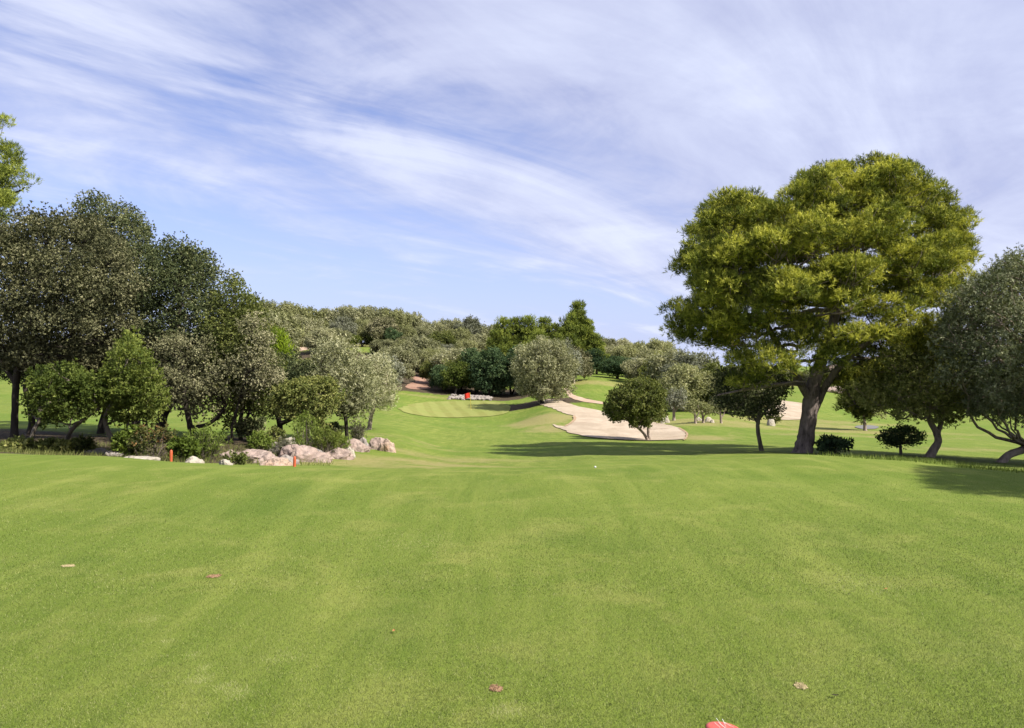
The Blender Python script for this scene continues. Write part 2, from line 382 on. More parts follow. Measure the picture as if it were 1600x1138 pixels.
# putting green, bunkers, paths
GREEN = [(624,640),(640,633),(665,629),(700,627.5),(740,627),(770,628),(790,631),(797,636),(795,643),(785,648),(760,651.5),(730,652.5),(695,653),(665,651),(640,647)]
patch('putting_green', GREEN, M['green'], .8, .05, 60, 125, label='pale striped putting green')
BUNK = [(862,664),(874,670),(888,676),(905,681),(925,684.5),(950,686.5),(980,688.5),(1015,689.3),(1045,688.6),(1066,687.5),(1071,682),(1069,675),(1058,669),(1035,663),(1005,657),(980,652),(955,646),(930,641),(905,636),(885,630),(868,624),(855,625),(842,631),(852,635),(868,641),(884,647),(898,652),(899,656),(892,661),(882,667)]
B = patch('sand_bunker', BUNK, M['sand'], .6, .05, 40, 112, wob=.3, label='large pale sand bunker on the right of the green')
# red earth lip along the inner edge of the bunker
patch('bunker_edge', [(898,651),(900.5,655),(897,660),(884,667.5),(883,666.5),(890,662),(896,656.5),(895,652)], M['lip'], .4, .09, 45, 90, wob=.1, label='reddish earth bank at the bunker edge')
patch('bunker_edge', [(1062,669.5),(1072,675),(1075,682),(1070,689),(1068,688.2),(1072,682),(1069,675.5),(1060,670.5)], M['lip'], .4, .07, 40, 70, wob=.1, label='reddish earth bank at the near end of the bunker')
patch('dirt_path', [(884,612),(881,607),(886,606),(890,612),(897,618),(912,623),(930,626.5),(942,629),(941,632),(925,630),(905,626.5),(890,621)], M['path'], .8, .05, 70, 128, wob=.3, label='sandy path below the hillside lawn')
patch('dirt_path', [(634,606),(640,600),(650,596),(643,591),(652,588),(662,591),(668,597),(678,601),(677,606),(665,608.5),(648,609)], M['path_red'], .9, .06, 100, 150, wob=.4, label='reddish dirt path leading into the trees')
patch('sand_bunker', [(1196,630),(1215,626),(1235,628),(1262,634),(1270,648),(1255,655),(1230,657),(1208,655),(1196,648)], M['sand'], .9, .05, 55, 140, label='pale sand bunker behind the big pine trunk')
patch('dirt_path', [(447,546),(462,542),(478,543),(482,546),(468,549),(450,550)], M['path'], 1.0, .08, 140, 185, wob=.3, label='small clearing of bare earth on the hill')
patch('asphalt_path', [(1336,668),(1345,665.5),(1362,665.5),(1373,668),(1366,671),(1346,671)], M['kerb'], .5, .05, 50, 110, wob=.05, label='short grey stretch of cart path')

# ------------------------------------------------------------------ foliage and wood
def unit(v): return v/np.maximum(np.linalg.norm(v, axis=-1, keepdims=True), 1e-9)
def rnd_dir(rng, n): return unit(rng.normal(size=(n, 3)))
def leaves(rng, C, R, per, L, Wd, flat=.8, out=.7, up=.25, droop=0.0, spread=.35, fill=.33):
    """rhombic leaf sprays scattered in clumps; returns verts, quads, tint"""
    C = np.asarray(C); n = len(C); R = np.asarray(R); k = 7
    si = np.repeat(np.arange(n), max(1, per//k)); S = len(si)
    d = rnd_dir(rng, S); rad = rng.random(S)**fill; rr = R[si]*(1 + spread*(rng.random(S)-.5))
    SP = C[si] + d*(rad*rr)[:, None]*np.array([1, 1, flat])
    sax = unit(d*out + rng.normal(size=(S, 3))*.35 + np.array([0, 0, up - droop]))
    st = (rng.random(n)*.6 + .15)[si] + rng.normal(size=S)*.06 + (rad-.6)*.22
    j = np.repeat(np.arange(S), k); N = len(j)
    ax = unit(sax[j]*.8 + rng.normal(size=(N, 3))*.55)
    P = SP[j] + ax*L*(.3+.5*rng.random(N))[:, None]
    nr = unit(d[j]*1.0 + rng.normal(size=(N, 3))*.42 + np.array([0, 0, .4])); sd = unit(np.cross(ax, nr))
    l = L*(.6 + .8*rng.random(N))[:, None]; w = Wd*(.6 + .8*rng.random(N))[:, None]
    nr2 = unit(np.cross(sd, ax))
    V = np.stack([P - ax*l*.5, P + sd*w*.5 + nr2*w*.12, P + ax*l*.5, P - sd*w*.5 + nr2*w*.12], 1).reshape(-1, 3)
    q = np.arange(N*4).reshape(-1, 4)
    t = np.clip(st[j] + rng.normal(size=N)*.08, 0, 1)
    return V, q, np.repeat(t, 4)
def needles(rng, C, R, shoots, per, L, Wd, flat=.6, up=.6):
    """pine sprays: shoots on the clump's shell, each a brush of narrow needles"""
    C = np.asarray(C); n = len(C); R = np.asarray(R)
    idx = np.repeat(np.arange(n), shoots); S = len(idx)
    d = unit(rng.normal(size=(S, 3)) + np.array([0, 0, .35]))
    base = C[idx] + d*(R[idx]*(.5 + .5*rng.random(S)**.6))[:, None]*np.array([1, 1, flat])
    ax = unit(d*.8 + np.array([0, 0, up]) + rng.normal(size=(S, 3))*.3)
    sl = L*(1.0 + .8*rng.random(S))
    st = np.clip(rng.random(n)[idx]*.75 + .12 + rng.normal(size=S)*.12, 0, 1)
    k = np.repeat(np.arange(S), per); N = len(k)
    f = rng.random(N)
    P = base[k] + ax[k]*(f*sl[k])[:, None]
    nd = unit(ax[k]*.9 + rng.normal(size=(N, 3))*.62)
    pn = unit(d[k]*.7 + rng.normal(size=(N, 3))*.55 + np.array([0, 0, .5])); sd = unit(np.cross(nd, pn))
    l = L*(.65 + .6*rng.random(N))[:, None]; w = Wd*(.7 + .6*rng.random(N))[:, None]
    V = np.stack([P - sd*w*.5, P + sd*w*.5, P + nd*l + sd*w*.2, P + nd*l - sd*w*.2], 1).reshape(-1, 3)
    t = np.clip(st[k] + rng.normal(size=N)*.07 + (f-.5)*.12, 0, 1)
    return V, np.arange(N*4).reshape(-1, 4), np.repeat(t, 4)
class Wood:
    def __init__(s): s.V = []; s.F = []; s.n = 0
    def tube(s, P, R, sides=7, rough=0.0, rng=None, flare=0.0):
        P = np.asarray(P, float); R = np.asarray(R, float)
        T = np.gradient(P, axis=0); T = unit(T)
        a = unit(np.cross(T, np.array([.31, .95, .1])+0*T)); b_ = np.cross(T, a)
        th = np.linspace(0, 2*math.pi, sides, endpoint=False)
        rad = R[:, None]*np.ones(sides)
        if rough and rng is not None: rad = rad*(1 + rough*(rng.random((len(P), sides))-.5))
        if flare: rad[0] *= (1 + flare*(.6+.8*np.abs(np.sin(th*1.5+.6)))); rad[1] *= 1+flare*.25
        V = P[:, None] + (np.cos(th)[None, :, None]*a[:, None] + np.sin(th)[None, :, None]*b_[:, None])*rad[..., None]
        m = len(P); base = s.n
        s.V.append(V.reshape(-1, 3)); i = np.arange(m-1)[:, None]; j = np.arange(sides)[None]
        s.F.append((np.stack([i*sides+j, i*sides+(j+1) % sides, (i+1)*sides+(j+1) % sides, (i+1)*sides+j], -1).reshape(-1, 4) + base))
        s.n += m*sides
    def obj(s, name, mat, parent):
        return mesh_np(name, np.concatenate(s.V), np.concatenate(s.F), mat, parent, smooth=True)
def curve(P, m, rng=None, wob=0.0):
    """Catmull-Rom through points, m per span"""
    P = np.asarray(P, float); Q = np.vstack([2*P[0]-P[1], P, 2*P[-1]-P[-2]]); out = []
    for i in range(1, len(Q)-2):
        for t in np.linspace(0, 1, m, endpoint=False):
            p0, p1, p2, p3 = Q[i-1], Q[i], Q[i+1], Q[i+2]
            out.append(.5*((2*p1)+(-p0+p2)*t+(2*p0-5*p1+4*p2-p3)*t*t+(-p0+3*p1-3*p2+p3)*t**3))
    out.append(Q[-2]); out = np.array(out)
    if rng is not None and wob: out[1:] += rng.normal(size=out[1:].shape)*wob
    return out
def clumps_in(rng, lobes, cr, cov=1.0, inner=.25, bottom=.6, sub=0, subr=.42, subz=.8):
    """clump centres on the shells of the crown's lobes (cx,cy,cz,rx,ry,rz); big lobes are first broken into knobs"""
    L = np.array([l[:6] for l in lobes]); S = []; so = []
    for k, l in enumerate(L):
        r = (l[3]*l[4]*l[5])**(1/3)
        if sub and r*subr > cr*.9:
            n = int(sub*rng.uniform(.8, 1.2)); d = unit(rnd_dir(rng, n) + np.array([0, 0, .12]))
            for q in range(n):
                s = subr*rng.uniform(.75, 1.3); c = l[:3] + d[q]*l[3:6]*(1.02 - s*.75); rr = r*s
                S.append([*c, rr*1.1, rr*1.1, rr*subz]); so.append(k)
            S.append([*l[:3], *(l[3:6]*(.5 if subz > .6 else .3))]); so.append(k)
        else: S.append(list(l)); so.append(k)
    S = np.array(S); C = []; own = []
    for k, l in enumerate(S):
        a, b_, c = l[3:6]; area = 4*math.pi*((a*b_)**1.6/3+(a*c)**1.6/3+(b_*c)**1.6/3)**(1/1.6)
        n = max(3, int(area/(math.pi*cr*cr)*cov))
        d = rnd_dir(rng, n); r = np.where(rng.random(n) < inner, .35 + .4*rng.random(n), .80 + .22*rng.random(n))
        P = l[:3] + d*r[:, None]*l[3:6]
        dist = np.linalg.norm((P[:, None]-S[None, :, :3])/S[None, :, 3:6], axis=2); dist[:, k] = 9
        keep = dist.min(1) > .76
        keep &= ~((d[:, 2] < -.35) & (rng.random(n) > bottom))
        C.append(P[keep]); own += [so[k]]*int(keep.sum())
    return np.concatenate(C), np.array(own)
def grow(rng, trunks, lobes, P, need_limbs=True):
    """trunks: list of (points, radii); lobes in metres. returns Wood and foliage arrays"""
    W = Wood(); W.tw = Wood(); nodes = []; nr = []
    for pts, rad in trunks:
        m = 5; c = curve(pts, m, rng, P.get('wob', .02)*max(rad))
        r = np.interp(np.linspace(0, len(rad)-1, len(c)), np.arange(len(rad)), rad)
        W.tube(c, r, P.get('sides', 10), P.get('rough', .12), rng, P.get('flare', .3))
        k0 = int(len(c)*P.get('fork', .45)); nodes += list(c[k0:]); nr += list(r[k0:])
    nodes = np.array(nodes); nr = np.array(nr)
    C, own = clumps_in(rng, lobes, P['cr'], P.get('cov', 1.0), P.get('inner', .25), P.get('bottom', .6), P.get('sub', 0), P.get('subr', .42), P.get('subz', .8))
    limb_pts = []; limb_r = []
    for k, l in enumerate(lobes):
        c = np.array(l[:3]) - np.array([0, 0, l[5]*.25])
        dz = c[2]-nodes[:, 2]; dist = np.linalg.norm(c-nodes, axis=1) + np.where(dz < .1, 2.0, 0)
        j = int(np.argmin(dist)); s = nodes[j]; L = np.linalg.norm(c-s)
        mid = s*.5 + c*.5 + rng.normal(size=3)*.09*L + np.array([0, 0, -.04*L])
        r0 = min(nr[j]*.62, P.get('limb', .05)*(.6+.25*L)); cc = curve([s, mid, c], 5, rng, .015*L)
        rr = np.linspace(r0, max(r0*.35, .012), len(cc)); W.tube(cc, rr, 6); limb_pts.append(cc); limb_r.append(rr)
    for i in range(len(C)):
        if rng.random() > P.get('twigs', .7)*.45: continue
        cc = limb_pts[own[i]]; d = np.linalg.norm(cc-C[i], axis=1); j = int(np.argmin(d + rng.random(len(d))*.35*d.max()))
        j = max(1, min(j, len(cc)-1)); s = cc[j]; L = np.linalg.norm(C[i]-s); r0 = min(limb_r[own[i]][j]*.7, .006+.012*L)
        mid = (s+C[i])/2 + rng.normal(size=3)*.10*L
        (W.tw if P.get('pale') else W).tube(np.array([s, mid, C[i] + (C[i]-s)*.15]), np.array([r0, r0*.7, r0*.3]), 4)
    R = P['cr']*(.75 + .55*rng.random(len(C)))
    if P.get('needle'):
        V, q, t = needles(rng, C, R, P['shoots'], P['per'], P['L'], P['W'], P.get('flat', .6), P.get('up', .6))
    else:
        V, q, t = leaves(rng, C, R, P['per'], P['L'], P['W'], P.get('flat', .8), P.get('out', .7), P.get('up', .25), P.get('droop', 0))
    return W, V, q, t
def inflate(rng, lobes_px, D, Rd, cx=None, cy=None, squash=1.0):
    """lobes traced as (px,py,rx,ry[,depth]) -> ellipsoids with true depth round the trunk at D"""
    A = np.array([l[:4] for l in lobes_px], float)
    x0, x1 = (A[:, 0]-A[:, 2]).min(), (A[:, 0]+A[:, 2]).max(); y0, y1 = (A[:, 1]-A[:, 3]).min(), (A[:, 1]+A[:, 3]).max()
    cx = (x0+x1)/2 if cx is None else cx; cy = (y0+y1)/2 if cy is None else cy
    out = []
    for l in lobes_px:
        px, py, rx, ry = l[:4]
        if len(l) > 4: ds = [l[4]]
        else:
            t = math.hypot((px-cx)/((x1-x0)/2), (py-cy)/((y1-y0)/2)); ext = math.sqrt(max(0, 1-t*t))*Rd
            r = (rx+ry)/2/F*D
            ds = [-(ext-r*.6), (ext-r*.6)] if ext > r*1.5 else [rng.uniform(-.3, .3)*Rd]
            if ext > r*3.0: ds.append(0.0)
        for d in ds:
            Dd = D + d; s = Dd/F
            out.append((*wp(px, py, Dd), rx*s, (rx+ry)/2*s*squash, ry*s))
    return out
PRE = {
 'oak': dict(cr=.27, cov=1.6, per=98, L=.060, W=.038, sub=9, subr=.43, subz=.8, flat=.85, out=.8, up=.3, twigs=.5, limb=.045, inner=.38),
 'pine': dict(cr=.30, cov=1.15, shoots=30, per=10, L=.12, W=.019, flat=.6, up=.6, sub=7, subr=.46, subz=.46, needle=True, twigs=.95, limb=.075, inner=.18, bottom=.35),
 'olive': dict(cr=.25, cov=1.35, per=66, L=.10, W=.027, sub=9, subr=.42, subz=.95, flat=1.1, out=.5, up=.0, droop=.25, twigs=.6, limb=.04, inner=.25),
 'bush': dict(cr=.2, cov=1.4, per=60, L=.07, W=.035, flat=.9, out=.8, up=.5, twigs=.5, limb=.03, inner=.3),
}
def tree(name, label, cat, kind, leafm, barkm, D, trunks, lobes, Rd, seed, group=None, squash=1.0, **kw):
    """a tree traced from the photograph and built at its own distance D"""
    rng = np.random.default_rng(seed); P = dict(PRE[kind]); P.update(kw)
    b0 = trunks[0][0][0]; Db = D + (b0[2] if len(b0) > 2 else 0)
    bx = (b0[0]-800)/F*Db; base = np.array([bx, Db, z1(bx, Db)])
    T = []
    for pts, rad in trunks:
        q = []
        for i, p in enumerate(pts):
            d = D + (p[2] if len(p) > 2 else 0); w = wp(p[0], p[1], d)
            if i == 0 and len(p) < 4: w[2] = z1(w[0], w[1]) - .12
            q.append(w - base)
        T.append((q, [r/F*D for r in rad]))
    if callable(lobes): L = lobes(rng)
    else: L = inflate(rng, lobes, D, Rd, squash=squash)
    L = [(l[0]-base[0], l[1]-base[1], l[2]-base[2], l[3], l[4], l[5]) for l in L]
    W, V, q, t = grow(rng, T, L, P)
    e = empty(name, tuple(base), label, cat, group)
    W.obj('trunk', M[barkm], e)
    if W.tw.n: W.tw.obj('branches', M['bark_olive'], e)
    mesh_np('crown', V, q, M[leafm], e, tint=t)
    return e

# ------------------------------------------------------------------ the big pine
tree('pine_tree', 'big round-crowned pine with a thick grey trunk, tallest tree on the right', 'pine tree', 'pine', 'pine', 'bark_pine', 30,
 [([(1254,709),(1258,690),(1263,660),(1268,620),(1274,590),(1290,545),(1308,480),(1330,400),(1350,310)], [16,13.2,12.3,11.5,10,8,6.5,5,2.5]),
  ([(1266,625,0,1),(1250,598,-.4),(1236,575,-1),(1205,520,-1.8),(1170,460,-2),(1140,400,-1.6)], [6.5,6,5,4.5,3.5,2]),
  ([(1270,648,0,1),(1280,625,.1),(1292,600,-.2),(1315,570,-.6),(1350,540,-1),(1410,500,-1.5),(1450,440,-1)], [5,6,5.5,4.8,4.2,3.4,2.2]),
  ([(1255,600,-.3,1),(1225,600,-1.6),(1170,608,-2.6),(1120,618,-3.2)], [4,3,2,1]),
  ([(1272,580,0,1),(1330,572,1.5),(1400,565,2.2),(1460,560,2.5)], [6,5,3.6,2])],
 [(1350,292,60,46),(1305,300,62,42),(1395,300,55,46),(1260,322,40,36),(1150,338,50,38),(1195,350,40,34),(1115,372,42,34),(1098,420,38,34),(1150,410,52,40),
  (1215,400,52,42),(1290,375,60,46),(1370,370,66,50),(1440,318,40,34),(1478,352,32,30),(1465,405,40,36),(1490,390,22,24),(1420,420,50,40),(1250,455,52,38),
  (1330,440,60,42),(1180,455,46,34),(1120,455,36,30),(1062,488,28,22,0),(1080,510,40,26,1),(1125,528,50,30,-1),(1120,500,44,26,-2.5),(1180,520,46,28,-3),(1172,566,44,20,-3.4),
  (1215,572,34,18,-4),(1150,545,50,24,1.5),(1165,600,30,12,-3),(1240,545,40,22,-3.5),(1450,462,52,30,-3),(1480,450,34,28,0),(1395,492,58,26,-3.5),(1345,520,52,22,-3.8),(1300,505,44,22,3),
  (1290,572,28,12,-2.8),(1395,540,60,26,1.5),(1440,520,56,28,2),(1350,570,60,26,2.5),(1420,580,60,34,2),(1340,612,36,24,1.5),(1345,640,30,16,.5),(1390,620,46,28,1.5),(1235,500,40,26,3),(1300,545,46,24,-3.2),(1255,520,40,24,-3.4),(1330,480,50,28,-4.2),(1180,490,44,26,-3.6),(1100,480,40,26,-2),(1420,545,56,30,-1.5),(1460,560,56,34,.5),(1390,600,56,32,.5),(1325,598,36,20,0),(1440,610,56,30,2),(1490,540,44,34,1)],
 5.2, 11, up=.7, twigs=1.1, pale=1)

# ------------------------------------------------------------------ the oak grove on the left
def oak(label, leafm, D, trunks, lobes, Rd, seed, name='holm_oak', barkm='bark_dark', **kw):
    return tree(name, label, 'oak tree', 'oak', leafm, barkm, D, trunks, lobes, Rd, seed, 'holm oaks of the grove by the rocks', **kw)
oak('brown-green holm oak with the broad round crown at the far left', 'oak_brown', 25,
 [([(22,684),(23,650),(25,600),(30,560),(45,500),(70,420)], [6,5,5,5,4,3]), ([(25,600,0,1),(5,570),(-20,520)], [3.5,3,2])],
 [(75,365,50,38),(20,385,50,40),(130,370,45,36),(-30,400,50,45),(170,405,40,36),(60,430,60,48),(120,440,60,48),(0,460,55,50),(185,455,34,40),(60,500,62,44),(130,505,60,42),(0,530,55,38),(175,520,42,36),(70,548,50,26),(120,560,48,26),(20,560,40,20)], 3.6, 21)
oak('dark holm oak with a knobbly top behind the brown-green one', 'oak_dark', 31,
 [([(213,668),(212,640),(205,590),(190,500),(175,400)], [6,5.5,5,4,3]), ([(213,640,0,1),(235,600),(250,560)], [4,3,2])],
 [(150,318,32,16),(125,332,22,14),(180,335,30,22),(205,360,28,30),(165,372,46,40),(222,385,18,26),(200,410,40,40),(215,470,40,45),(160,470,50,50),(215,540,40,40),(170,560,50,40),(225,590,36,30),(180,610,40,20)], 3.0, 22)
oak('dark green holm oak with two thick trunks in the middle of the grove', 'oak_dark', 27,
 [([(250,688),(252,660),(262,620),(275,560),(280,480),(280,420)], [9,8,7,6,4,3]), ([(254,650,0,1),(275,620),(300,590),(320,560)], [6,5,4,3])],
 [(272,392,26,22),(300,408,28,24),(250,410,24,26),(320,430,22,24),(275,440,44,36),(240,460,36,40),(310,470,36,40),(270,505,52,40),(235,535,34,34),(310,530,40,36),(280,570,52,30),(250,600,40,26),(310,600,34,24),(335,480,18,24)], 3.0, 23)
oak('brown-tipped low-branching holm oak right of the bright conical tree', 'oak_brown', 24,
 [([(300,696),(298,672),(292,640),(285,600),(285,560)], [5,4.5,4,3.5,2.5]), ([(299,668,0,1),(322,664),(342,650),(353,632)], [3.2,3.2,3,2.4])],
 [(265,545,36,26),(300,550,36,26),(330,575,30,28),(260,590,30,24),(300,595,40,28),(335,610,24,24),(275,620,32,20),(318,632,30,20),(345,628,16,16)], 1.9, 24)
oak('holm oak with a dark pointed top and brown lower foliage', 'oak_green', 26,
 [([(377,692),(374,665),(378,640),(372,600),(365,520),(365,470)], [3.2,2.8,3,3,3,2]), ([(376,672,0,1),(388,648),(398,620)], [2.4,2.2,1.8]), ([(377,690,0,1),(368,660),(366,630)], [2.2,1.8,1.4])],
 [(366,446,18,18),(372,468,26,24),(352,480,22,26),(385,490,24,28),(360,515,36,34),(395,530,28,30),(345,545,30,30),(380,560,42,34),(415,575,26,24),(355,590,34,28),(395,605,36,26),(375,630,36,20),(352,655,16,18),(405,632,22,16)], 2.2, 25)
oak('pale brown holm oak overlapping the foot of the pointed one', 'oak_brown', 23.5,
 [([(366,700,.3),(362,672),(370,640),(385,590)], [2.2,2,1.8,1.5])],
 [(396,508,20,18),(406,535,16,18),(395,545,26,22),(410,564,20,16),(385,575,26,20),(412,592,26,18),(426,588,14,10),(385,612,26,16)], 1.2, 26)
oak('dark holm oak filling the back of the grove behind two slim trunks', 'oak_dark', 29,
 [([(157,690),(160,660),(170,620),(165,560)], [6,5,4.5,3]), ([(212,688,-1),(208,650,-1),(200,600,-1)], [4,3.6,3]), ([(228,690,.5),(226,655),(218,600)], [4.2,3.6,3])],
 [(130,590,44,26),(180,600,44,30),(90,585,44,24),(215,620,34,22),(240,560,36,32),(150,560,44,30)], 2.2, 27)
oak('leaning holm oak with a forked black trunk at the left edge', 'oak_dark', 27,
 [([(46,690),(50,660),(46,630),(40,600),(60,560)], [6,5,4,3.5,3]), ([(48,650,0,1),(62,610),(75,585)], [3,2.5,2])],
 [(50,565,46,22),(90,560,40,22),(5,575,34,18),(55,590,34,14)], 2.0, 28)
oak('dark holm oak with a low spreading fork behind the rocks', 'oak_dark', 28,
 [([(438,684),(437,662),(430,640),(422,610),(440,570)], [4.6,4,3.6,3,2]), ([(438,662,0,1),(455,655),(475,640),(490,610)], [3.6,3.2,2.6,2])],
 [(450,574,26,20),(420,594,24,22),(460,585,34,30),(490,600,26,26),(430,620,26,20),(420,640,18,14)], 1.9, 29)

# small brighter trees in front of the grove
tree('young_tree', 'small bright green tree on two crooked pale trunks in the ditch', 'tree', 'oak', 'bright', 'bark_grey', 18,
 [([(60,716),(50,695),(52,675),(62,655),(62,630)], [4,3.4,3,2.6,2]), ([(95,716,.3),(102,695,.3),(112,672,.2),(132,655),(155,638)], [4.2,3.6,3.2,2.6,1.8])],
 [(75,600,22,20),(105,588,26,18),(60,625,20,18),(90,625,28,22),(125,610,26,22),(148,600,16,18),(118,640,28,18),(85,650,22,14),(150,625,18,16),(62,585,12,10),(45,645,9,8)], 1.1, 31, cr=.17, per=60, L=.07, W=.036, cov=1.7)
tree('conical_tree', 'bright green tree with a pointed top beside the red-tipped bush', 'tree', 'oak', 'bright', 'bark_grey', 18.5,
 [([(186,712),(178,692),(168,672),(165,650),(180,620),(200,560)], [4,3.8,3.6,3.2,2.6,1.4]), ([(188,700,0,1),(196,672),(205,640)], [2.6,2.2,1.6])],
 [(205,532,10,14),(198,552,18,16),(220,560,16,16),(190,580,24,18),(222,588,22,18),(175,602,20,16),(205,608,32,18),(238,612,22,18),(180,625,24,16),(215,635,36,18),(248,632,12,12),(190,650,24,12),(228,652,22,10)], 1.15, 32, cr=.17, per=60, L=.07, W=.034, cov=1.7, up=.6)
tree('umbrella_tree', 'rounded olive-green tree on a short forked trunk above the grassy rocks', 'tree', 'oak', 'oak_green', 'bark_grey', 23.5,
 [([(478,690),(480,668),(472,650),(462,632)], [2.8,2.4,2.2,1.6]), ([(479,668,0,1),(488,650),(497,632)], [2,1.8,1.4]), ([(480,672,.3,1),(478,648,.3),(480,620)], [1.6,1.4,1])],
 [(455,612,22,16),(480,602,24,16),(505,610,22,18),(440,628,16,14),(470,622,28,18),(500,632,24,16),(520,625,13,14),(455,642,22,12),(488,650,22,14),(492,664,18,10)], 1.25, 33, cr=.17, per=60, L=.065, W=.04, cov=1.8)
tree('conifer', 'yellow-green edged tall pine cut off by the left border', 'pine tree', 'pine', 'pine_far', 'bark_pine', 33,
 [([(-50,690),(-48,560),(-42,400),(-30,280),(-15,200)], [9,8,6,4,1.5])],
 [(2,206,10,20,0),(0,236,24,22,0),(8,270,24,22,.4),(40,290,9,12,0),(20,258,12,16,-.5),(8,300,24,18,0),(-35,270,28,34),(-12,312,28,20),(-50,320,40,34),(10,322,14,8,0),(-60,370,50,30),(-14,342,20,8)], 2.2, 34, up=.9)
# olives at the end of the rocks
tree('olive_tree', 'grey-green olive tree on a dark straight trunk at the rocks', 'olive tree', 'olive', 'olive', 'bark_dark', 27,
 [([(542,690),(541,665),(537,640),(530,620)], [3.4,2.9,2.8,2.2]), ([(539,645,0,1),(555,622),(568,600)], [2.2,2,1.4]), ([(538,640,0,1),(520,615),(505,590)], [2,1.8,1.2])],
 [(530,550,26,20),(505,565,20,18),(555,570,24,20),(525,590,34,24),(560,600,28,22),(500,600,16,20),(545,625,28,18),(575,622,18,18),(520,630,18,14),(556,642,22,12),(510,545,16,14)], 2.0, 41)
tree('olive_tree', 'grey-green olive tree on a pale leaning trunk just left of the fairway', 'olive tree', 'olive', 'olive', 'bark_olive', 38,
 [([(576,664),(581,645),(586,630),(582,612)], [3.6,3,2.8,2]), ([(584,636,0,1),(596,618),(604,600)], [2,1.8,1.2])],
 [(588,570,20,16),(570,585,18,18),(605,585,14,18),(588,602,28,22),(610,610,11,18),(572,620,18,16),(600,628,18,12),(560,600,12,14)], 1.7, 42)

# ------------------------------------------------------------------ trees in the middle distance
tree('olive_tree', 'big spreading grey-green olive standing alone right of the putting green', 'olive tree', 'olive', 'olive', 'bark_dark', 92,
 [([(847,634),(846,622),(846,610),(840,590)], [3.4,2.8,2.8,2]), ([(846,614,0,1),(860,600),(868,580)], [2,1.8,1.2]), ([(846,614,0,1),(830,600),(822,580)], [2,1.6,1.1])],
 [(845,545,22,17),(822,555,18,18),(870,550,20,18),(888,570,12,16),(812,575,14,18),(845,575,30,24),(878,590,18,16),(825,598,20,16),(855,602,26,14),(885,608,12,10),(815,608,10,9),(840,612,22,10),(868,614,16,8)], 3.6, 51, cr=.42, L=.18, W=.065, per=60)
tree('olive_tree', 'tiny pale olive at the left end of the hillside lawn', 'olive tree', 'olive', 'olive_pale', 'bark_olive', 118,
 [([(897,603),(897,592),(897,582)], [1.7,1.4,1])], [(891,581,7,7),(902,580,8,6),(897,576,8,5),(905,584,5,4)], 1.0, 52, cr=.35, L=.2, W=.07, per=50)
tree('carob_tree', 'small bright green tree on a leaning pale trunk behind the flag', 'tree', 'oak', 'bright', 'bark_olive', 114,
 [([(711,616),(714,607),(720,598),(718,585)], [1.6,1.5,1.3,.9])], [(715,578,14,8),(702,588,12,10),(724,588,13,10),(712,596,20,9),(697,600,8,6),(730,600,8,6),(722,572,9,5)], 2.2, 53, cr=.45, L=.2, W=.12, per=55)
tree('evergreen_tree', 'dark bluish-green evergreen between the flag and the big olive', 'tree', 'oak', 'blue_green', 'bark_dark', 113,
 [([(778,627),(776,612),(772,595)], [2,1.8,1.3]), ([(762,626,-.5),(765,610,-.5),(764,595)], [1.5,1.3,1])],
 [(770,556,18,10),(755,566,16,12),(785,565,16,12),(748,582,14,12),(770,580,24,14),(792,583,13,14),(758,600,18,12),(785,602,17,12),(770,610,22,8),(745,600,9,9)], 3.0, 54, cr=.5, L=.22, W=.13, per=60)
tree('bunker_tree', 'dark green domed tree on two crossing trunks at the near edge of the bunker', 'tree', 'oak', 'oak_green', 'bark_olive', 45,
 [([(1014,690),(1006,678),(996,668),(984,660),(978,645)], [2.6,2.1,2.0,1.9,1.4]), ([(1016,690,.2),(1013,676,.2),(1014,660,.2),(1015,640)], [2.7,2.3,2.2,1.6])],
 [(1005,603,20,12),(985,610,20,14),(1022,612,16,16),(1000,622,30,18),(965,622,14,14),(957,636,12,12),(980,638,26,14),(1020,635,20,16),(1008,648,22,14),(950,645,6,6),(965,650,12,8),(1000,660,18,9),(1028,650,12,8)], 1.9, 55, cr=.22, L=.1, W=.055, per=60, up=.7)
tree('olive_tree', 'small silver-topped olive just right of the bunker tree', 'olive tree', 'olive', 'olive_pale', 'bark_olive', 66,
 [([(1053,652),(1053,640),(1055,628)], [2.4,2,1.4]), ([(1053,645,0,1),(1060,636),(1064,628)], [1.3,1.1,.8])], [(1050,617,10,8),(1063,616,8,8),(1056,628,15,9),(1047,634,8,6),(1066,630,8,7)], .9, 56, cr=.25, L=.13, W=.045, per=60)
for k, (px, py, lab, lobes) in enumerate([
    (1087, 661, 'leftmost of three stubby yellow-green olives on the dry grass', [(1080,634,9,6),(1090,632,8,6),(1085,640,10,6),(1074,641,6,5)]),
    (1099, 660, 'middle one of three stubby yellow-green olives on the dry grass', [(1098,636,7,5),(1106,639,6,5),(1101,642,8,5)]),
    (1127, 661, 'rightmost of three stubby olives, silver-leaved with a forked pale trunk', [(1117,632,9,7),(1124,638,10,6),(1115,642,7,5),(1130,634,6,5)])]):
    tree('olive_tree', lab, 'olive tree', 'olive', 'olive_warm' if k < 2 else 'olive', 'bark_olive', 60+k*.6,
         [([(px, py), (px-1, py-10), (px-2, py-20)], [2.1, 1.7, 1.2]), ([(px, py-8, 0, 1), (px+4, py-14), (px+5, py-20)], [1.1, 1, .7])], lobes, .6, 57+k, 'stubby olives on the dry grass', cr=.2, L=.11, W=.04, per=55)
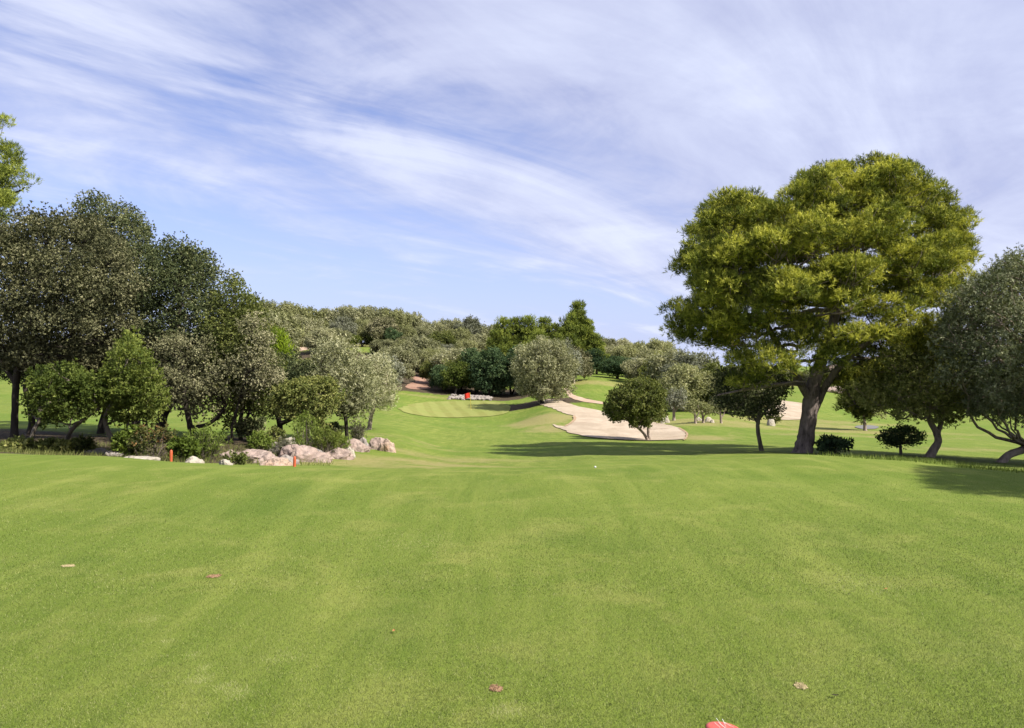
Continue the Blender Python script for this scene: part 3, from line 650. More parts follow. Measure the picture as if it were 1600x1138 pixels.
tree('shade_tree', 'slim dark tree in the shade just left of the big pine', 'tree', 'oak', 'oak_dark', 'bark_grey', 32,
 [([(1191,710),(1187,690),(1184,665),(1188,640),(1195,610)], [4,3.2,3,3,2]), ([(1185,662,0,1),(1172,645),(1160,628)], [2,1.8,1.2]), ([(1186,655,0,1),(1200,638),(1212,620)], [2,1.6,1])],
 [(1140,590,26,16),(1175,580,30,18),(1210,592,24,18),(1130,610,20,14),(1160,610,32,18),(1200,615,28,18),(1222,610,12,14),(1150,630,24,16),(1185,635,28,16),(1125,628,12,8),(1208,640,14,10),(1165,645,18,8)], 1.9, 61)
tree('olive_tree', 'olive tree with a pale twisted trunk right of the round bush', 'olive tree', 'olive', 'oak_green', 'bark_olive', 29,
 [([(1450,716),(1458,704),(1466,690),(1462,675),(1452,655),(1448,635)], [8,6.5,5.5,4.6,4.2,3]), ([(1464,680,0,1),(1470,662,.3),(1475,640,.3)], [4,3.6,3])],
 [(1345,610,30,20),(1400,575,50,26),(1440,600,44,26),(1400,610,30,22),(1480,600,46,30),(1455,630,46,22),(1420,640,26,14),(1500,635,34,22),(1370,625,22,16),(1480,655,20,8),(1530,625,30,24),(1460,570,60,24)], 2.6, 62)
tree('olive_tree', 'tall silvery grey-green olive cut off by the right border', 'olive tree', 'olive', 'olive_dark', 'bark_olive', 27,
 [([(1562,722),(1575,712),(1600,702),(1640,680),(1660,640),(1660,560)], [7,6,6,7,6,5])],
 [(1575,430,30,26),(1545,460,34,30),(1610,430,50,40),(1510,480,34,30),(1560,500,44,38),(1490,510,30,28),(1500,540,44,32),(1560,550,48,38),(1620,520,60,60),(1500,580,40,30),(1550,600,46,34),(1600,600,50,50),(1525,625,34,22),(1575,640,34,22),(1680,480,70,60),(1690,580,70,60),(1620,650,30,16)], 3.4, 63)
tree('yellow_olive', 'pale yellowish olive showing through the shade beyond the pine', 'olive tree', 'olive', 'olive_warm', 'bark_olive', 62,
 [([(1352,668),(1350,650),(1348,630)], [2.6,2,1.4])], [(1345,618,22,12),(1362,630,20,12),(1330,632,16,10),(1348,642,24,10),(1372,645,12,8)], 1.6, 64, cr=.3, L=.13, W=.05)
# trees right of the frame that throw their shade on the tee and the pine
tree('roadside_pine', 'pine just outside the right border shading the tee', 'pine tree', 'pine', 'pine', 'bark_pine', 8.0,
 [([(2720,840),(2700,600),(2680,250)], [44,36,20])], lambda r: [(10.9,7.2,5.0,1.3,1.2,.5),(11.9,7.2,5.2,2.0,1.8,.8),(13.8,7.8,6.0,2.2,2.0,1.0),(14.8,6.8,5.2,2.0,1.8,.9),(12.0,8.2,4.6,1.3,1.2,.6),(13.2,6.2,4.6,1.4,1.2,.6)], 2, 65, shoots=30)
tree('roadside_oak', 'oak outside the right border shading the low branches of the pine', 'oak tree', 'oak', 'oak_dark', 'bark_dark', 22,
 [([(1960,760),(1960,600),(1950,450)], [14,11,8])], [(1900,380,130,90),(1960,300,130,90),(2040,400,120,100),(1920,480,120,80),(1830,450,80,70),(1850,540,90,60)], 4, 66, cr=.5, per=120, L=.16, W=.1)

# ------------------------------------------------------------------ bushes
def bush(name, label, px, top, wpx, D, leafm, seed, style='round', group=None, base=None, stemm='bark_grey', dens=1.0, cat='bush', near=1.0):
    rng = np.random.default_rng(seed); x = (px-800)/F*D; z0 = z1(x, D); H = max(.2, wp(px, top, D)[2] - z0)*(1.22 if group else 1); W_ = wpx/F*D/2*(1.18 if group else 1)
    e = empty(name, (x, D, z0), label, cat, group); Wd = Wood()
    C = []; R = []
    if style == 'spiky':        # many upright stems with long narrow leaves
        ns = int(26*dens)
        for i in range(ns):
            a = rng.random()*6.283; r = rng.random()**.6; h = H*(1.05-.45*r)*(.75+.35*rng.random())
            tip = np.array([math.cos(a)*r*W_, math.sin(a)*r*W_*.8, h]); b0 = tip*np.array([.35, .35, 0])
            Wd.tube(np.array([b0, (b0+tip)/2+[0, 0, h*.08], tip]), np.array([.008, .006, .002]), 4)
            for t in np.linspace(.2, 1, max(3, int(h/.09))): C.append(b0*(1-t)+tip*t + [0, 0, h*.08*math.sin(t*3.14)]); R.append(.07)
        V, q, t = leaves(rng, np.array(C), np.array(R), 12, .10*near, .020*near, 1, .8, .9, 0)
    else:
        cr = max(.10, min(.22, W_*.3)); fl = .75 if style == 'round' else .6
        lob = [(0, 0, H*.58, W_*.8, W_*.7, H*.42)] + [(rng.uniform(-.6, .6)*W_, rng.uniform(-.5, .5)*W_, H*rng.uniform(.4, .8), W_*.42, W_*.42, H*.24) for _ in range(5)]
        if style == 'stem': lob = [(0, 0, H*.62, W_*.88, W_*.8, H*.28), (-.35*W_, 0, H*.55, W_*.55, W_*.6, H*.24), (.35*W_, 0, H*.62, W_*.55, W_*.6, H*.26), (0, 0, H*.75, W_*.6, W_*.6, H*.2)]
        C, own = clumps_in(rng, lob, cr, 1.6*dens, .3, .8); C[:, 2] = np.maximum(C[:, 2], .05)
        R = np.full(len(C), cr)*(.7+.5*rng.random(len(C)))
        for c in C[::2]:
            b0 = np.array([c[0]*.15, c[1]*.15, H*.35 if style == 'stem' else -.05]); Wd.tube(np.array([b0, (b0+c)/2+rng.normal(size=3)*.05, c]), np.array([.014, .009, .004]), 4)
        if style == 'stem': Wd.tube(np.array([[.03, 0, -.1], [0, 0, H*.2], [-.02, 0, H*.5]]), np.array([.07, .06, .04]), 8)
        ll = {'round': (.06, .032), 'leafy': (.10, .045), 'stem': (.06, .035), 'fine': (.06, .014)}[style]
        V, q, t = leaves(rng, C, R, int({'fine': 90}.get(style, 60)*dens), ll[0]*near, ll[1]*near, .9, .8, .8 if style == 'leafy' else .5)
    V[:, 2] = np.maximum(V[:, 2], -.1)
    Wd.obj('stems', M[stemm], e); mesh_np('foliage', V, q, M[leafm], e, tint=t)
    return e
BG = 'bushes among the ditch rocks'
bush('flowering_bush', 'bush with reddish-brown tips left of the red stake', 238, 678, 66, 17.5, 'red_tip', 101, 'round', BG)
bush('bush', 'yellow-green leafy bush left of the red-tipped one', 203, 680, 40, 17.8, 'shrub', 102, 'leafy', BG)
bush('spiky_bush', 'tall bush of upright wand-like stems right of the red stake', 318, 674, 70, 17.8, 'shrub', 103, 'spiky', BG, dens=2.2)
bush('bush', 'low light green bush between the red stake and the wand-stemmed bush', 288, 694, 36, 17.0, 'shrub', 104, 'leafy', BG)
bush('bush', 'small dark green bush in front of the first pink boulder', 368, 712, 30, 16.2, 'oak_green', 105, 'round', BG)
bush('bush', 'round light green bush behind the first pink boulder', 407, 683, 36, 20.5, 'shrub', 106, 'round', BG)
bush('grassy_bush', 'feathery olive-coloured bush between the two biggest boulders', 441, 690, 26, 18.6, 'twig_grey', 107, 'spiky', BG, dens=1.2)
bush('tall_bush', 'tall feathery green bush on the rocks under the rounded tree', 478, 660, 44, 20.5, 'shrub', 108, 'fine', BG)
bush('bush', 'bright green dense bush at the right shoulder of the biggest boulder', 508, 678, 36, 20.0, 'bright', 109, 'fine', BG)
bush('dry_bush', 'grey twiggy bush at the foot of the straight-trunked olive', 558, 664, 30, 26.2, 'twig_grey', 110, 'spiky', BG, dens=1.3)
bush('bush', 'small yellow-green bush beside the flat rocks', 532, 685, 22, 21.5, 'shrub', 111, 'fine', BG)
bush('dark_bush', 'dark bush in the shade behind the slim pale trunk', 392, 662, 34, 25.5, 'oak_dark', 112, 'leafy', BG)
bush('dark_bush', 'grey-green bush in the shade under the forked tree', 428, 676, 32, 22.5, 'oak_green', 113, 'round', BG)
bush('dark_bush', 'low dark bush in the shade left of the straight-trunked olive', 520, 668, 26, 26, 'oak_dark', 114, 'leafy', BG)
bush('ditch_bush', 'low weedy bush at the ditch edge by the leftmost crooked trunk', 28, 702, 36, 17.5, 'oak_green', 115, 'leafy', BG)
bush('ditch_bush', 'low weedy bush between the two crooked pale trunks', 82, 694, 40, 17.8, 'oak_green', 116, 'leafy', BG)
bush('ditch_bush', 'dark weedy bush right of the two crooked pale trunks', 128, 690, 36, 18.6, 'oak_green', 117, 'round', BG)
bush('leafy_shrub', 'broad-leaved low shrub at the right foot of the big pine', 1299, 687, 52, 29.5, 'blue_green', 118, 'leafy', None, near=1.5)
bush('round_bush', 'clipped round bush on a short stem right of the big pine', 1407, 665, 68, 31, 'blue_green', 119, 'stem', None, dens=1.8)
bush('round_bush', 'dark green round bush on the lawn left of the far sand bunker', 1208, 640, 26, 66, 'oak_green', 120, 'round', None, near=1.8)

# ------------------------------------------------------------------ rocks
def ico(sub):
    import bmesh
    bm = bmesh.new(); bmesh.ops.create_icosphere(bm, subdivisions=sub, radius=1)
    V = np.array([v.co[:] for v in bm.verts]); Fc = [[v.index for v in f.verts] for f in bm.faces]; bm.free(); return V, Fc
ICO5, ICO3, ICO2 = ico(5), ico(3), ico(2)
def rock_shape(rng, I, rx, ry, rz, rough=.3):
    V = I[0].copy(); o = Vector(rng.random(3)*50)
    for _ in range(9):                        # hew flat faces
        n = unit(rng.normal(size=3)); d = rng.uniform(.68, .93); s = V@n; k = s > d; V[k] -= (s[k]-d)[:, None]*n*.85
    out = []
    for v in V:
        p = Vector(v); r = 1 + rough*mnoise.fractal(p*1.3+o, 1.0, 2.1, 5) + rough*.28*mnoise.ridged_multi_fractal(p*2.2+o, 1, 2, 4, 1, 2) - rough*.28
        out.append(v*r)
    return np.array(out)*np.array([rx, ry, rz])
def rock(label, px, top, wpx, D, mat, seed, group='boulders along the ditch', aspect=.75, tilt=0.0, I=None):
    rng = np.random.default_rng(seed); x = (px-800)/F*D; z0 = z1(x, D); H = max(.12, (wp(px, top, D)[2]-z0)*.93); rx = wpx/F*D/2
    V = rock_shape(rng, I or ICO5, rx*1.05, rx*aspect, H*1.06, .3)
    V[:, 2] = np.where(V[:, 2] < -.25*H-.1, -.25*H-.1, V[:, 2]); V[:, 2] += V[:, 0]*tilt
    V[:, 2] -= V[:, 2].max() - H
    o = mesh_py('boulder', V, (I or ICO5)[1], M[mat], smooth=True, loc=(x, D, z0)); me = o.data
    me.polygons.foreach_set('use_smooth', [True]*len(me.polygons))
    return tag(o, label, 'rock', group)
rock('low flat pale rock left of the red stake, under the red-tipped bush', 217, 711, 62, 15.6, 'rock_pale', 201)
rock('small pale rock just right of the red stake', 301, 712, 32, 15.6, 'rock_pale', 202)
rock('tiny pale rock at the tee edge left of the first pink boulder', 352, 722, 22, 14.6, 'rock_pale', 203)
rock('long low pink boulder, leftmost of the big ones', 384, 701, 92, 18.2, 'rock_pink', 204)
rock('pinkish rock bulging from the left end of the long low boulder', 358, 702, 36, 18.9, 'rock_pink', 205)
rock('orange-stained low rock in front of the pink boulders', 432, 714, 52, 16.4, 'rock_orange', 206)
rock('low pinkish rock joining the long boulder and the orange-stained rock', 418, 706, 40, 17.6, 'rock_pink', 219)
rock('low grey rock between the orange-stained rock and the biggest boulder', 447, 709, 34, 17.2, 'rock_grey', 220)
rock('low rock at the right foot of the biggest boulder', 503, 704, 30, 18.8, 'rock_pink', 221)
rock('grey rock behind, between the two biggest boulders', 442, 688, 50, 20.8, 'rock_grey', 207)
rock('pale knobbly rock at the back under the tall feathery bush', 455, 682, 30, 21.8, 'rock_pale', 208)
rock('biggest grey-pink domed boulder', 471, 692, 74, 18.2, 'rock_pink', 209, aspect=.7)
rock('grey boulder forming the right flank of the biggest one', 492, 698, 40, 18.9, 'rock_grey', 210)
rock('long flat pale-pink rock right of the biggest boulder', 522, 698, 56, 20.0, 'rock_pink', 211, tilt=.05)
rock('small pale rock at the right tip of the flat rock row', 546, 697, 16, 21.0, 'rock_pale', 212)
rock('low pinkish rock below the straight-trunked olive', 553, 684, 42, 23.5, 'rock_pink', 213)
rock('grey rock wedged behind the low pinkish rock', 568, 682, 18, 25, 'rock_grey', 214)
rock('grey-white left half of the lone rock pair on the grass', 591, 682, 34, 25, 'rock_pink', 215)
rock('orange-tinted right half of the lone rock pair on the grass', 607, 683, 28, 24.6, 'rock_orange', 216)
rock('shaded brown rock in the dark ditch under the crooked trunks', 152, 700, 44, 18.6, 'rock_grey', 217)
rock('shaded brown rock at the right end of the dark ditch', 178, 704, 30, 17.6, 'rock_grey', 218)
for k, (px, top, w, D, lab) in enumerate([(1042,648,10,63,'small pale rock at the foot of the silver-topped olive'),(1092,651,9,64,'small pale rock behind the leftmost stubby olive'),
    (1107,651,12,63,'pale rock right of the middle stubby olive'),(1113,655,8,61,'tiny pale rock in front of the stubby olives'),(1205,654,12,64,'pale rock beside the round bush on the lawn'),(1035,650,7,62,'tiny pale rock behind the bunker tree')]):
    rock(lab, px, top, w, D, 'rock_pale', 230+k, 'pale rocks on the dry grass', I=ICO3)
# bank of rubble behind the green
def rubble(name, label, p0, p1, n, s, hh, mat, seed, kind=None, cat=None, dep=1.2):
    rng = np.random.default_rng(seed); VV = []; FF = []; k = 0
    for i in range(n):
        t = rng.random(); x = p0[0]*(1-t)+p1[0]*t; y = p0[1]*(1-t)+p1[1]*t + rng.uniform(-dep, dep)
        r = s*rng.uniform(.35, 1.7)**1.3; V = rock_shape(rng, ICO2, r*1.3, r, r*.8, .2) + [x, y, z1(x, y) + rng.random()*hh]
        VV.append(V); FF += [[a+k for a in f] for f in ICO2[1]]; k += len(V)
    return tag(mesh_py(name, np.vstack(VV), FF, M[mat]), label, cat, kind=kind)
g0, g1 = ground_at(703, 622, 60, 150), ground_at(768, 624, 60, 150)
rubble('stone_bank', 'low bank of broken pale stones behind the flag', g0, g1, 300, .17, .25, 'rock_grey', 251, cat='stone bank', dep=2.8)
rubble('stone_wall', 'low pinkish dry stone wall beyond the far lawn right of the pine trunk', ((1285-800)/F*150, 150), ((1450-800)/F*150, 152), 260, .42, .9, 'rock_pink', 252, cat='stone wall', dep=.5)

# ------------------------------------------------------------------ hillside wood: a few kinds grown once, then copied
def proto(kind, leafm, barkm, seed, H, R, lobn, lr, trunkr=.16, shape='round', **kw):
    rng = np.random.default_rng(seed); P = dict(PRE[kind]); P.update(kw); lob = []
    for i in range(lobn):
        if shape == 'cone':
            t = i/(lobn-1); a = i*2.4; rr = R*(1.02-t)*.75; lob.append((math.cos(a)*rr, math.sin(a)*rr, H*(.18+.76*t), lr*(1.15-.7*t), lr*(1.15-.7*t), lr*(.95-.35*t)))
        else:
            u = (i+.5)/lobn; a = i*2.4; el = math.asin(max(-.75, 1-1.75*u)); rr = math.cos(el)*R*.68
            s = lr*rng.uniform(.8, 1.25); lob.append((math.cos(a)*rr, math.sin(a)*rr, H*.56 + math.sin(el)*H*.36, s, s, s*.85))
    T = [([np.array([0, 0, -.5]), np.array([.1*R, 0, H*.25]), np.array([0, .05*R, H*.55])], [trunkr*1.3, trunkr, trunkr*.6]),
         ([np.array([.05, 0, .1]), np.array([-.2*R, .1*R, H*.28]), np.array([-.3*R, 0, H*.5])], [trunkr*.9, trunkr*.7, trunkr*.4])]
    W, V, q, t = grow(rng, T, lob, P)
    return dict(W=W, V=V, q=q, t=t, leaf=leafm, bark=barkm, H=H, R=R, meshes=None)
far = dict(sub=8, subr=.42, subz=1.0, cr=.5, per=80, L=.21, W=.12, twigs=.25, cov=1.3, inner=.15, bottom=1)
farO = dict(sub=8, subr=.42, subz=1.0, cr=.45, per=95, L=.20, W=.075, twigs=.3, cov=1.4, inner=.15, droop=.1, bottom=1)
PROTO = {
 'o1': proto('olive', 'olive', 'bark_olive', 301, 5.6, 3.3, 11, 1.35, **farO), 'o2': proto('olive', 'olive', 'bark_olive', 302, 5.2, 3.7, 13, 1.25, **farO),
 'o3': proto('olive', 'olive_warm', 'bark_olive', 303, 5.8, 3.0, 10, 1.4, **farO), 'o4': proto('olive', 'olive_pale', 'bark_olive', 304, 5.2, 3.1, 12, 1.2, **farO),
 'o5': proto('olive', 'olive_warm', 'bark_olive', 305, 5.0, 3.8, 14, 1.2, **farO),
 'k1': proto('oak', 'oak_green', 'bark_dark', 306, 5.8, 3.1, 11, 1.35, **far), 'k2': proto('oak', 'oak_brown', 'bark_dark', 307, 5.6, 3.3, 12, 1.3, **far),
 'b1': proto('oak', 'blue_green', 'bark_dark', 308, 5.8, 3.0, 11, 1.3, **far), 'g1': proto('oak', 'bright', 'bark_grey', 309, 5.0, 2.8, 10, 1.2, **far),
 'p1': proto('pine', 'pine_far', 'bark_pine', 310, 9.5, 2.9, 16, 1.35, .2, 'cone', cr=.5, shoots=22, per=7, L=.30, W=.06, sub=6, subr=.5, subz=.6, twigs=.3, up=1.0),
 'p2': proto('pine', 'pine_far', 'bark_pine', 311, 8.0, 2.6, 14, 1.2, .2, 'cone', cr=.5, shoots=22, per=7, L=.30, W=.06, sub=6, subr=.5, subz=.6, twigs=.3, up=1.0),
 'l1': proto('pine', 'lime', 'bark_pine', 312, 5.0, 1.5, 10, .9, .1, 'cone', cr=.42, shoots=16, per=6, L=.28, W=.06, twigs=.3, up=1.0),
}
KINDW = {'o': ('olive_tree', 'grey-green olive', 'olive tree'), 'k': ('oak_tree', 'green oak', 'oak tree'), 'b': ('evergreen_tree', 'dark blue-green evergreen', 'tree'),
         'g': ('broadleaf_tree', 'bright green leafy tree', 'tree'), 'p': ('pine_tree', 'pointed yellow-green pine', 'pine tree'), 'l': ('young_pine', 'bright lime-green young pine', 'pine tree')}
SKY_TOP = [(380,446),(398,455),(415,470),(430,478),(450,476),(480,482),(520,484),(545,480),(560,481),(590,480),(610,484),(640,492),(660,494),(690,503),(715,500),(740,498),(760,508),(790,514),(930,520),(945,526),(965,528),(1000,532),(1040,536),(1060,548),(1100,556),(1300,575),(1700,590)]
def skytop(px): return float(np.interp(px, [a for a, _ in SKY_TOP], [c for _, c in SKY_TOP]))
HILL = [(400,118,453,'o1','just right of the pointed oak top'), (384,112,447,'k1','behind the right shoulder of the pointed oak'), (422,128,470,'o3','second step down right of the pointed oak')]      # (px, D, top row, kind code, row name)
rng = np.random.default_rng(77)
def pick(s): return s[int(rng.integers(len(s)))]
OL = ['o1', 'o2', 'o3', 'o5', 'o1', 'o3', 'k2', 'o2', 'o5', 'k1', 'o4']
def row(name, x0, x1, D, dtop, step, kinds=OL, skip=(), jd=4, wav=5):
    px = x0
    while px < x1:
        if not any(a < px < c for a, c in skip):
            HILL.append((px, D(px) + rng.uniform(-jd, jd) if callable(D) else D + rng.uniform(-jd, jd), skytop(px) + dtop + rng.uniform(-wav*.3, wav), pick(kinds), name))
        px += step*rng.uniform(.8, 1.2)
row('on the hill skyline', 392, 1075, 205, 0, 29, wav=9)
row('in the row below the skyline', 400, 1080, 188, 17, 33)
row('in the third row down', 395, 790, 174, 34, 34, skip=((425, 502), (532, 622)))
row('high on the wooded slope', 600, 800, 161, 47, 36)
row('midway up the wooded slope', 610, 800, 147, 60, 36)
row('low on the wooded slope', 702, 800, 134, 74, 36, kinds=['o1','o3','k1','k2','o5','g1'])
row('in the belt over the hillside lawn', 915, 1080, 175, 12, 33)
row('above the hillside lawn', 925, 1075, lambda p: 146-(p-925)*.05, 30, 32, kinds=['o1','k1','o2','b1','o4','k2'])
row('in the tree line beyond the stone wall', 1110, 1640, 168, 8, 34, kinds=['o1','k1','o2','k2','o3'])
for t in [ # traced single trees
  (433,100,519,'l1','standing out among the olives left of the bare clearing'), (398,142,500,'k2','just right of the grove on the slope'), (462,180,524,'o1','left behind the bare clearing'),
  (505,163,516,'o2','right above the bare clearing'), (524,168,515,'o1','between the two hillside clearings'), (545,180,522,'g1','tucked between the two hillside clearings'),
  (614,182,515,'b1','above the small grassy clearing'), (587,186,515,'k1','left above the small grassy clearing'),
  (448,100,556,'k1','dark, below the bare clearing'), (414,105,550,'k1','low on the slope beside the pointed oak'), (482,110,562,'k1','low on the slope left of the straight-trunked olive'),
  (520,112,545,'o3','low on the slope behind the straight-trunked olive'), (552,118,562,'o1','low on the slope between the two nearest olives'), (588,116,566,'o2','low behind the leaning pale trunk'),
  (600,112,560,'o4','beside the left edge of the reddish path'), (616,124,545,'o1','left of the reddish path'), (658,150,530,'o2','overhanging the reddish path'), (636,158,532,'o3','higher behind the reddish path'), (671,140,548,'o3','closing the top of the reddish path'), (684,128,562,'k1','at the right bend of the reddish path'),
  (712,126,548,'o1','at the foot of the slope above the bright carob'), (720,120,556,'k1','at the foot of the slope behind the bright carob'), (694,117,574,'b1','right of the reddish path opening'),
  (745,118,552,'b1','in the dark gap behind the flag'), (800,116,556,'k1','in the dark gap left of the big olive'), (820,112,548,'b1','behind the left side of the big olive'),
  (872,116,540,'o4','behind the right side of the big olive'), (895,122,548,'k2','between the big olive and the hillside lawn'),
  (784,150,496,'p2','leftmost of the pointed pines'), (806,152,498,'p1','second pointed pine from the left'), (828,150,493,'p2','third pointed pine from the left'), (850,152,498,'p1','left of the tallest pointed pine'),
  (870,150,505,'p2','leaning on the left of the tallest pointed pine'), (903,148,473,'p1','tallest of the pointed pines on the skyline'), (889,146,490,'p2','touching the left side of the tallest pine'), (918,147,500,'p1','touching the right side of the tallest pine'),
  (932,145,520,'p2','small, right end of the pointed pines'), (840,140,515,'p2','low in front of the pointed pines'), (870,142,522,'p1','low in front of the tallest pointed pine'),
  (1055,98,552,'o1','left edge of the dark copse beyond the small olives'), (1082,92,560,'o4','silvery, in the copse beyond the small olives'), (1035,118,553,'k1','behind the top of the bunker tree'),
  (1108,88,570,'k1','in the copse left of the shade tree'), (1070,84,575,'o3','low in the copse behind the silver-topped olive'), (1135,84,585,'k1','in the copse behind the shade tree'), (1165,82,592,'k2','in the copse right behind the shade tree'),
  (1000,122,562,'o1','behind the left shoulder of the bunker tree'), (965,128,560,'b1','dark, at the right end of the small hillside lawn')]:
    HILL.append(t)
ZONES = [(435, 'right of the grove'), (500, 'over the bare clearing'), (560, 'between the two clearings'), (612, 'over the grassy clearing'), (665, 'over the reddish path'), (705, 'over the small carob'),
         (748, 'over the flag'), (800, 'over the bluish evergreen'), (880, 'over the big olive'), (940, 'over the sandy path'), (985, 'left of the bunker tree'), (1045, 'over the bunker tree'),
         (1120, 'left of the big pine'), (1240, 'behind the slim dark tree'), (1330, 'behind the pine trunk'), (1440, 'over the clipped round bush'), (1530, 'behind the twisted olive'), (9999, 'at the right border')]
def zone(px): return next(z for lim, z in ZONES if px < lim)
ORD = ['leftmost', 'second', 'third', 'fourth', 'fifth', 'sixth', 'seventh', 'eighth']
HILL.sort(key=lambda h: h[0]); rows = {}
for h in HILL: rows.setdefault((h[4], zone(h[0]), KINDW[h[3][0]][0]), []).append(h)
def hill_label(h):
    words = KINDW[h[3][0]][1]; r = rows[(h[4], zone(h[0]), KINDW[h[3][0]][0])]
    if not (' row' in h[4] or h[4].startswith(('on the hill', 'high on', 'midway', 'low on the wooded', 'in the belt', 'above the hillside', 'in the tree line'))): return f'{words} {h[4]}'
    o = '' if len(r) == 1 else ORD[r.index(h)] + ' '
    return f'{o}{words} {h[4]} {zone(h[0])}'
for px, D, top, code, place in HILL:
    P = PROTO[code]; nm, words, cat = KINDW[code[0]]; x = (px-800)/F*D; z0 = z1(x, D)
    H = CAMZ - (top-HY)/F*D - z0
    sc = np.clip(H/P['H'], .6, 1.8); z0 = CAMZ - (top-HY)/F*D - P['H']*sc if H > P['H']*1.5 else z0
    z0 = min(z0, z1(x, D)) - .15
    lab = hill_label((px, D, top, code, place))
    e = empty(nm, (x, D, z0), lab, cat, 'trees of the wooded hill')
    e.rotation_euler[2] = rng.uniform(0, 6.28); s2 = (max(sc, .8)*.7+.3)*rng.uniform(.95, 1.15); e.scale = (s2, s2, sc)
    if P['meshes'] is None:
        a = P['W'].obj('trunk', M[P['bark']], e); c = mesh_np('crown', P['V'], P['q'], M[P['leaf']], e, tint=P['t']); P['meshes'] = (a, c)
    else:
        for o in P['meshes']:
            c = o.copy(); COL.objects.link(c); c.parent = e

# ------------------------------------------------------------------ flag, stakes, ball, tee marker
gx, gy = ground_at(736, 641.5, 60, 120); gz = z1(gx, gy) + .05
e = empty('golf_flag', (gx, gy, gz), 'red flag on a thin yellow pin in the putting green', 'golf flag')
W = Wood(); W.tube(np.array([[0, 0, -.1], [-.05, 0, 1.0], [-.13, 0, 2.15]]), np.array([.03, .03, .024]), 8); W.obj('pole', M['pole'], e)
fl = []; ff = []; nx, nz = 10, 8
for side in (0, 1):
    for i in range(nx+1):
        for k in range(nz+1):
            u = i/nx; v_ = k/nz; fl.append((-.13 - u*.68 + .02*v_, .06*math.sin(u*7+v_)*u + side*.008, 2.12 - v_*.62 - u*.10 + .03*math.sin(u*6)))
st = (nx+1)*(nz+1)
for i in range(nx):
    for k in range(nz):
        a = i*(nz+1)+k; ff.append([a, a+1, a+nz+2, a+nz+1]); ff.append([a+st, a+st+nz+1, a+st+nz+2, a+st+1])
for i in range(nx):
    for k in (0, nz):
        a = i*(nz+1)+k; ff.append([a, a+nz+1, a+nz+1+st, a+st])
for k in range(nz):
    for i in (0, nx):
        a = i*(nz+1)+k; ff.append([a, a+1, a+1+st, a+st])
mesh_py('flag', fl, ff, M['red'], e, smooth=False)
W = Wood(); W.tube(np.array([[0, 0, .004], [0, 0, .012]]), np.array([.054, .054]), 16); W.obj('cup', M['white'], e)
def stake(label, px, top, D, h):
    x = (px-800)/F*D; zt = wp(px, top, D)[2]; z0 = z1(x, D); r = .032
    V = []; 
    for z, s in ((z0-.1, 1), (zt-.06, 1), (zt-.02, .8), (zt, .25)):
        for i in range(10): a = i*.6283; V.append((r*s*math.cos(a) + .03*(z-z0), r*s*math.sin(a), z-z0))
    Fc = [[k*10+i, k*10+(i+1) % 10, k*10+10+(i+1) % 10, k*10+10+i] for k in range(3) for i in range(10)] + [[30+i for i in range(10)]]
    o = mesh_py('hazard_stake', V, Fc, M['stake'], smooth=False, loc=(x, D, z0)); tag(o, label, 'stake', 'red hazard stakes')
stake('taller red stake standing among the bushes left of the small pale rock', 267, 703, 15.8, .6)
stake('shorter red stake at the foot of the biggest boulder', 460, 713, 15.4, .5)
# ball near the tee edge
bx, by = ground_at(930, 724.5, 8, 11.3)
V, Fc = ICO3[0].copy()*.0165, ICO3[1]; V *= (1-.02*np.cos(V[:, :1]*900))
tag(mesh_py('golf_ball', V, Fc, M['white'], smooth=True, loc=(bx, by, z1(bx, by)+.03)), 'white golf ball at the far edge of the tee', 'golf ball')
# tee marker: a worn red oval disc pressed into the turf
mx, my = ground_at(1131, 1140, 2.6, 4.5)
e = empty('tee_marker', (mx, my, 0), 'worn red oval tee marker pressed into the grass at the bottom border', 'tee marker'); e.location[2] = -.012; e.rotation_euler = (0, math.radians(2), math.radians(-24))
V = []; Fc = []; n = 40; prof = [(1.0, -.02), (1.0, .008), (.96, .016), (.8, .021), (.4, .025), (.02, .026)]
for r, z in prof:
    for i in range(n): a = 2*math.pi*i/n; V.append((.078*r*math.cos(a), .058*r*math.sin(a), z))
for k in range(len(prof)-1):
    for i in range(n): Fc.append([k*n+i, k*n+(i+1) % n, k*n+n+(i+1) % n, k*n+n+i])
Fc.append([(len(prof)-1)*n+i for i in range(n)]); mesh_py('disc', V, Fc, M['marker'], e, smooth=True)
V = []; Fc = []; rngm = np.random.default_rng(5)
for i in range(7):                       # pale scratches
    x0, y0, L, a = rngm.uniform(-.03, .03), rngm.uniform(-.03, .03), rngm.uniform(.015, .035), -.6 + rngm.normal()*.35
    c, s = math.cos(a), math.sin(a); k = len(V)
    for u, v_ in ((-L, -.0012), (L, -.0006), (L, .0008), (-L, .0012)): V.append((x0+u*c-v_*s, y0+u*s+v_*c, .0275))
    Fc.append([k, k+1, k+2, k+3])
mesh_py('scratches', V, Fc, M['white'], e)
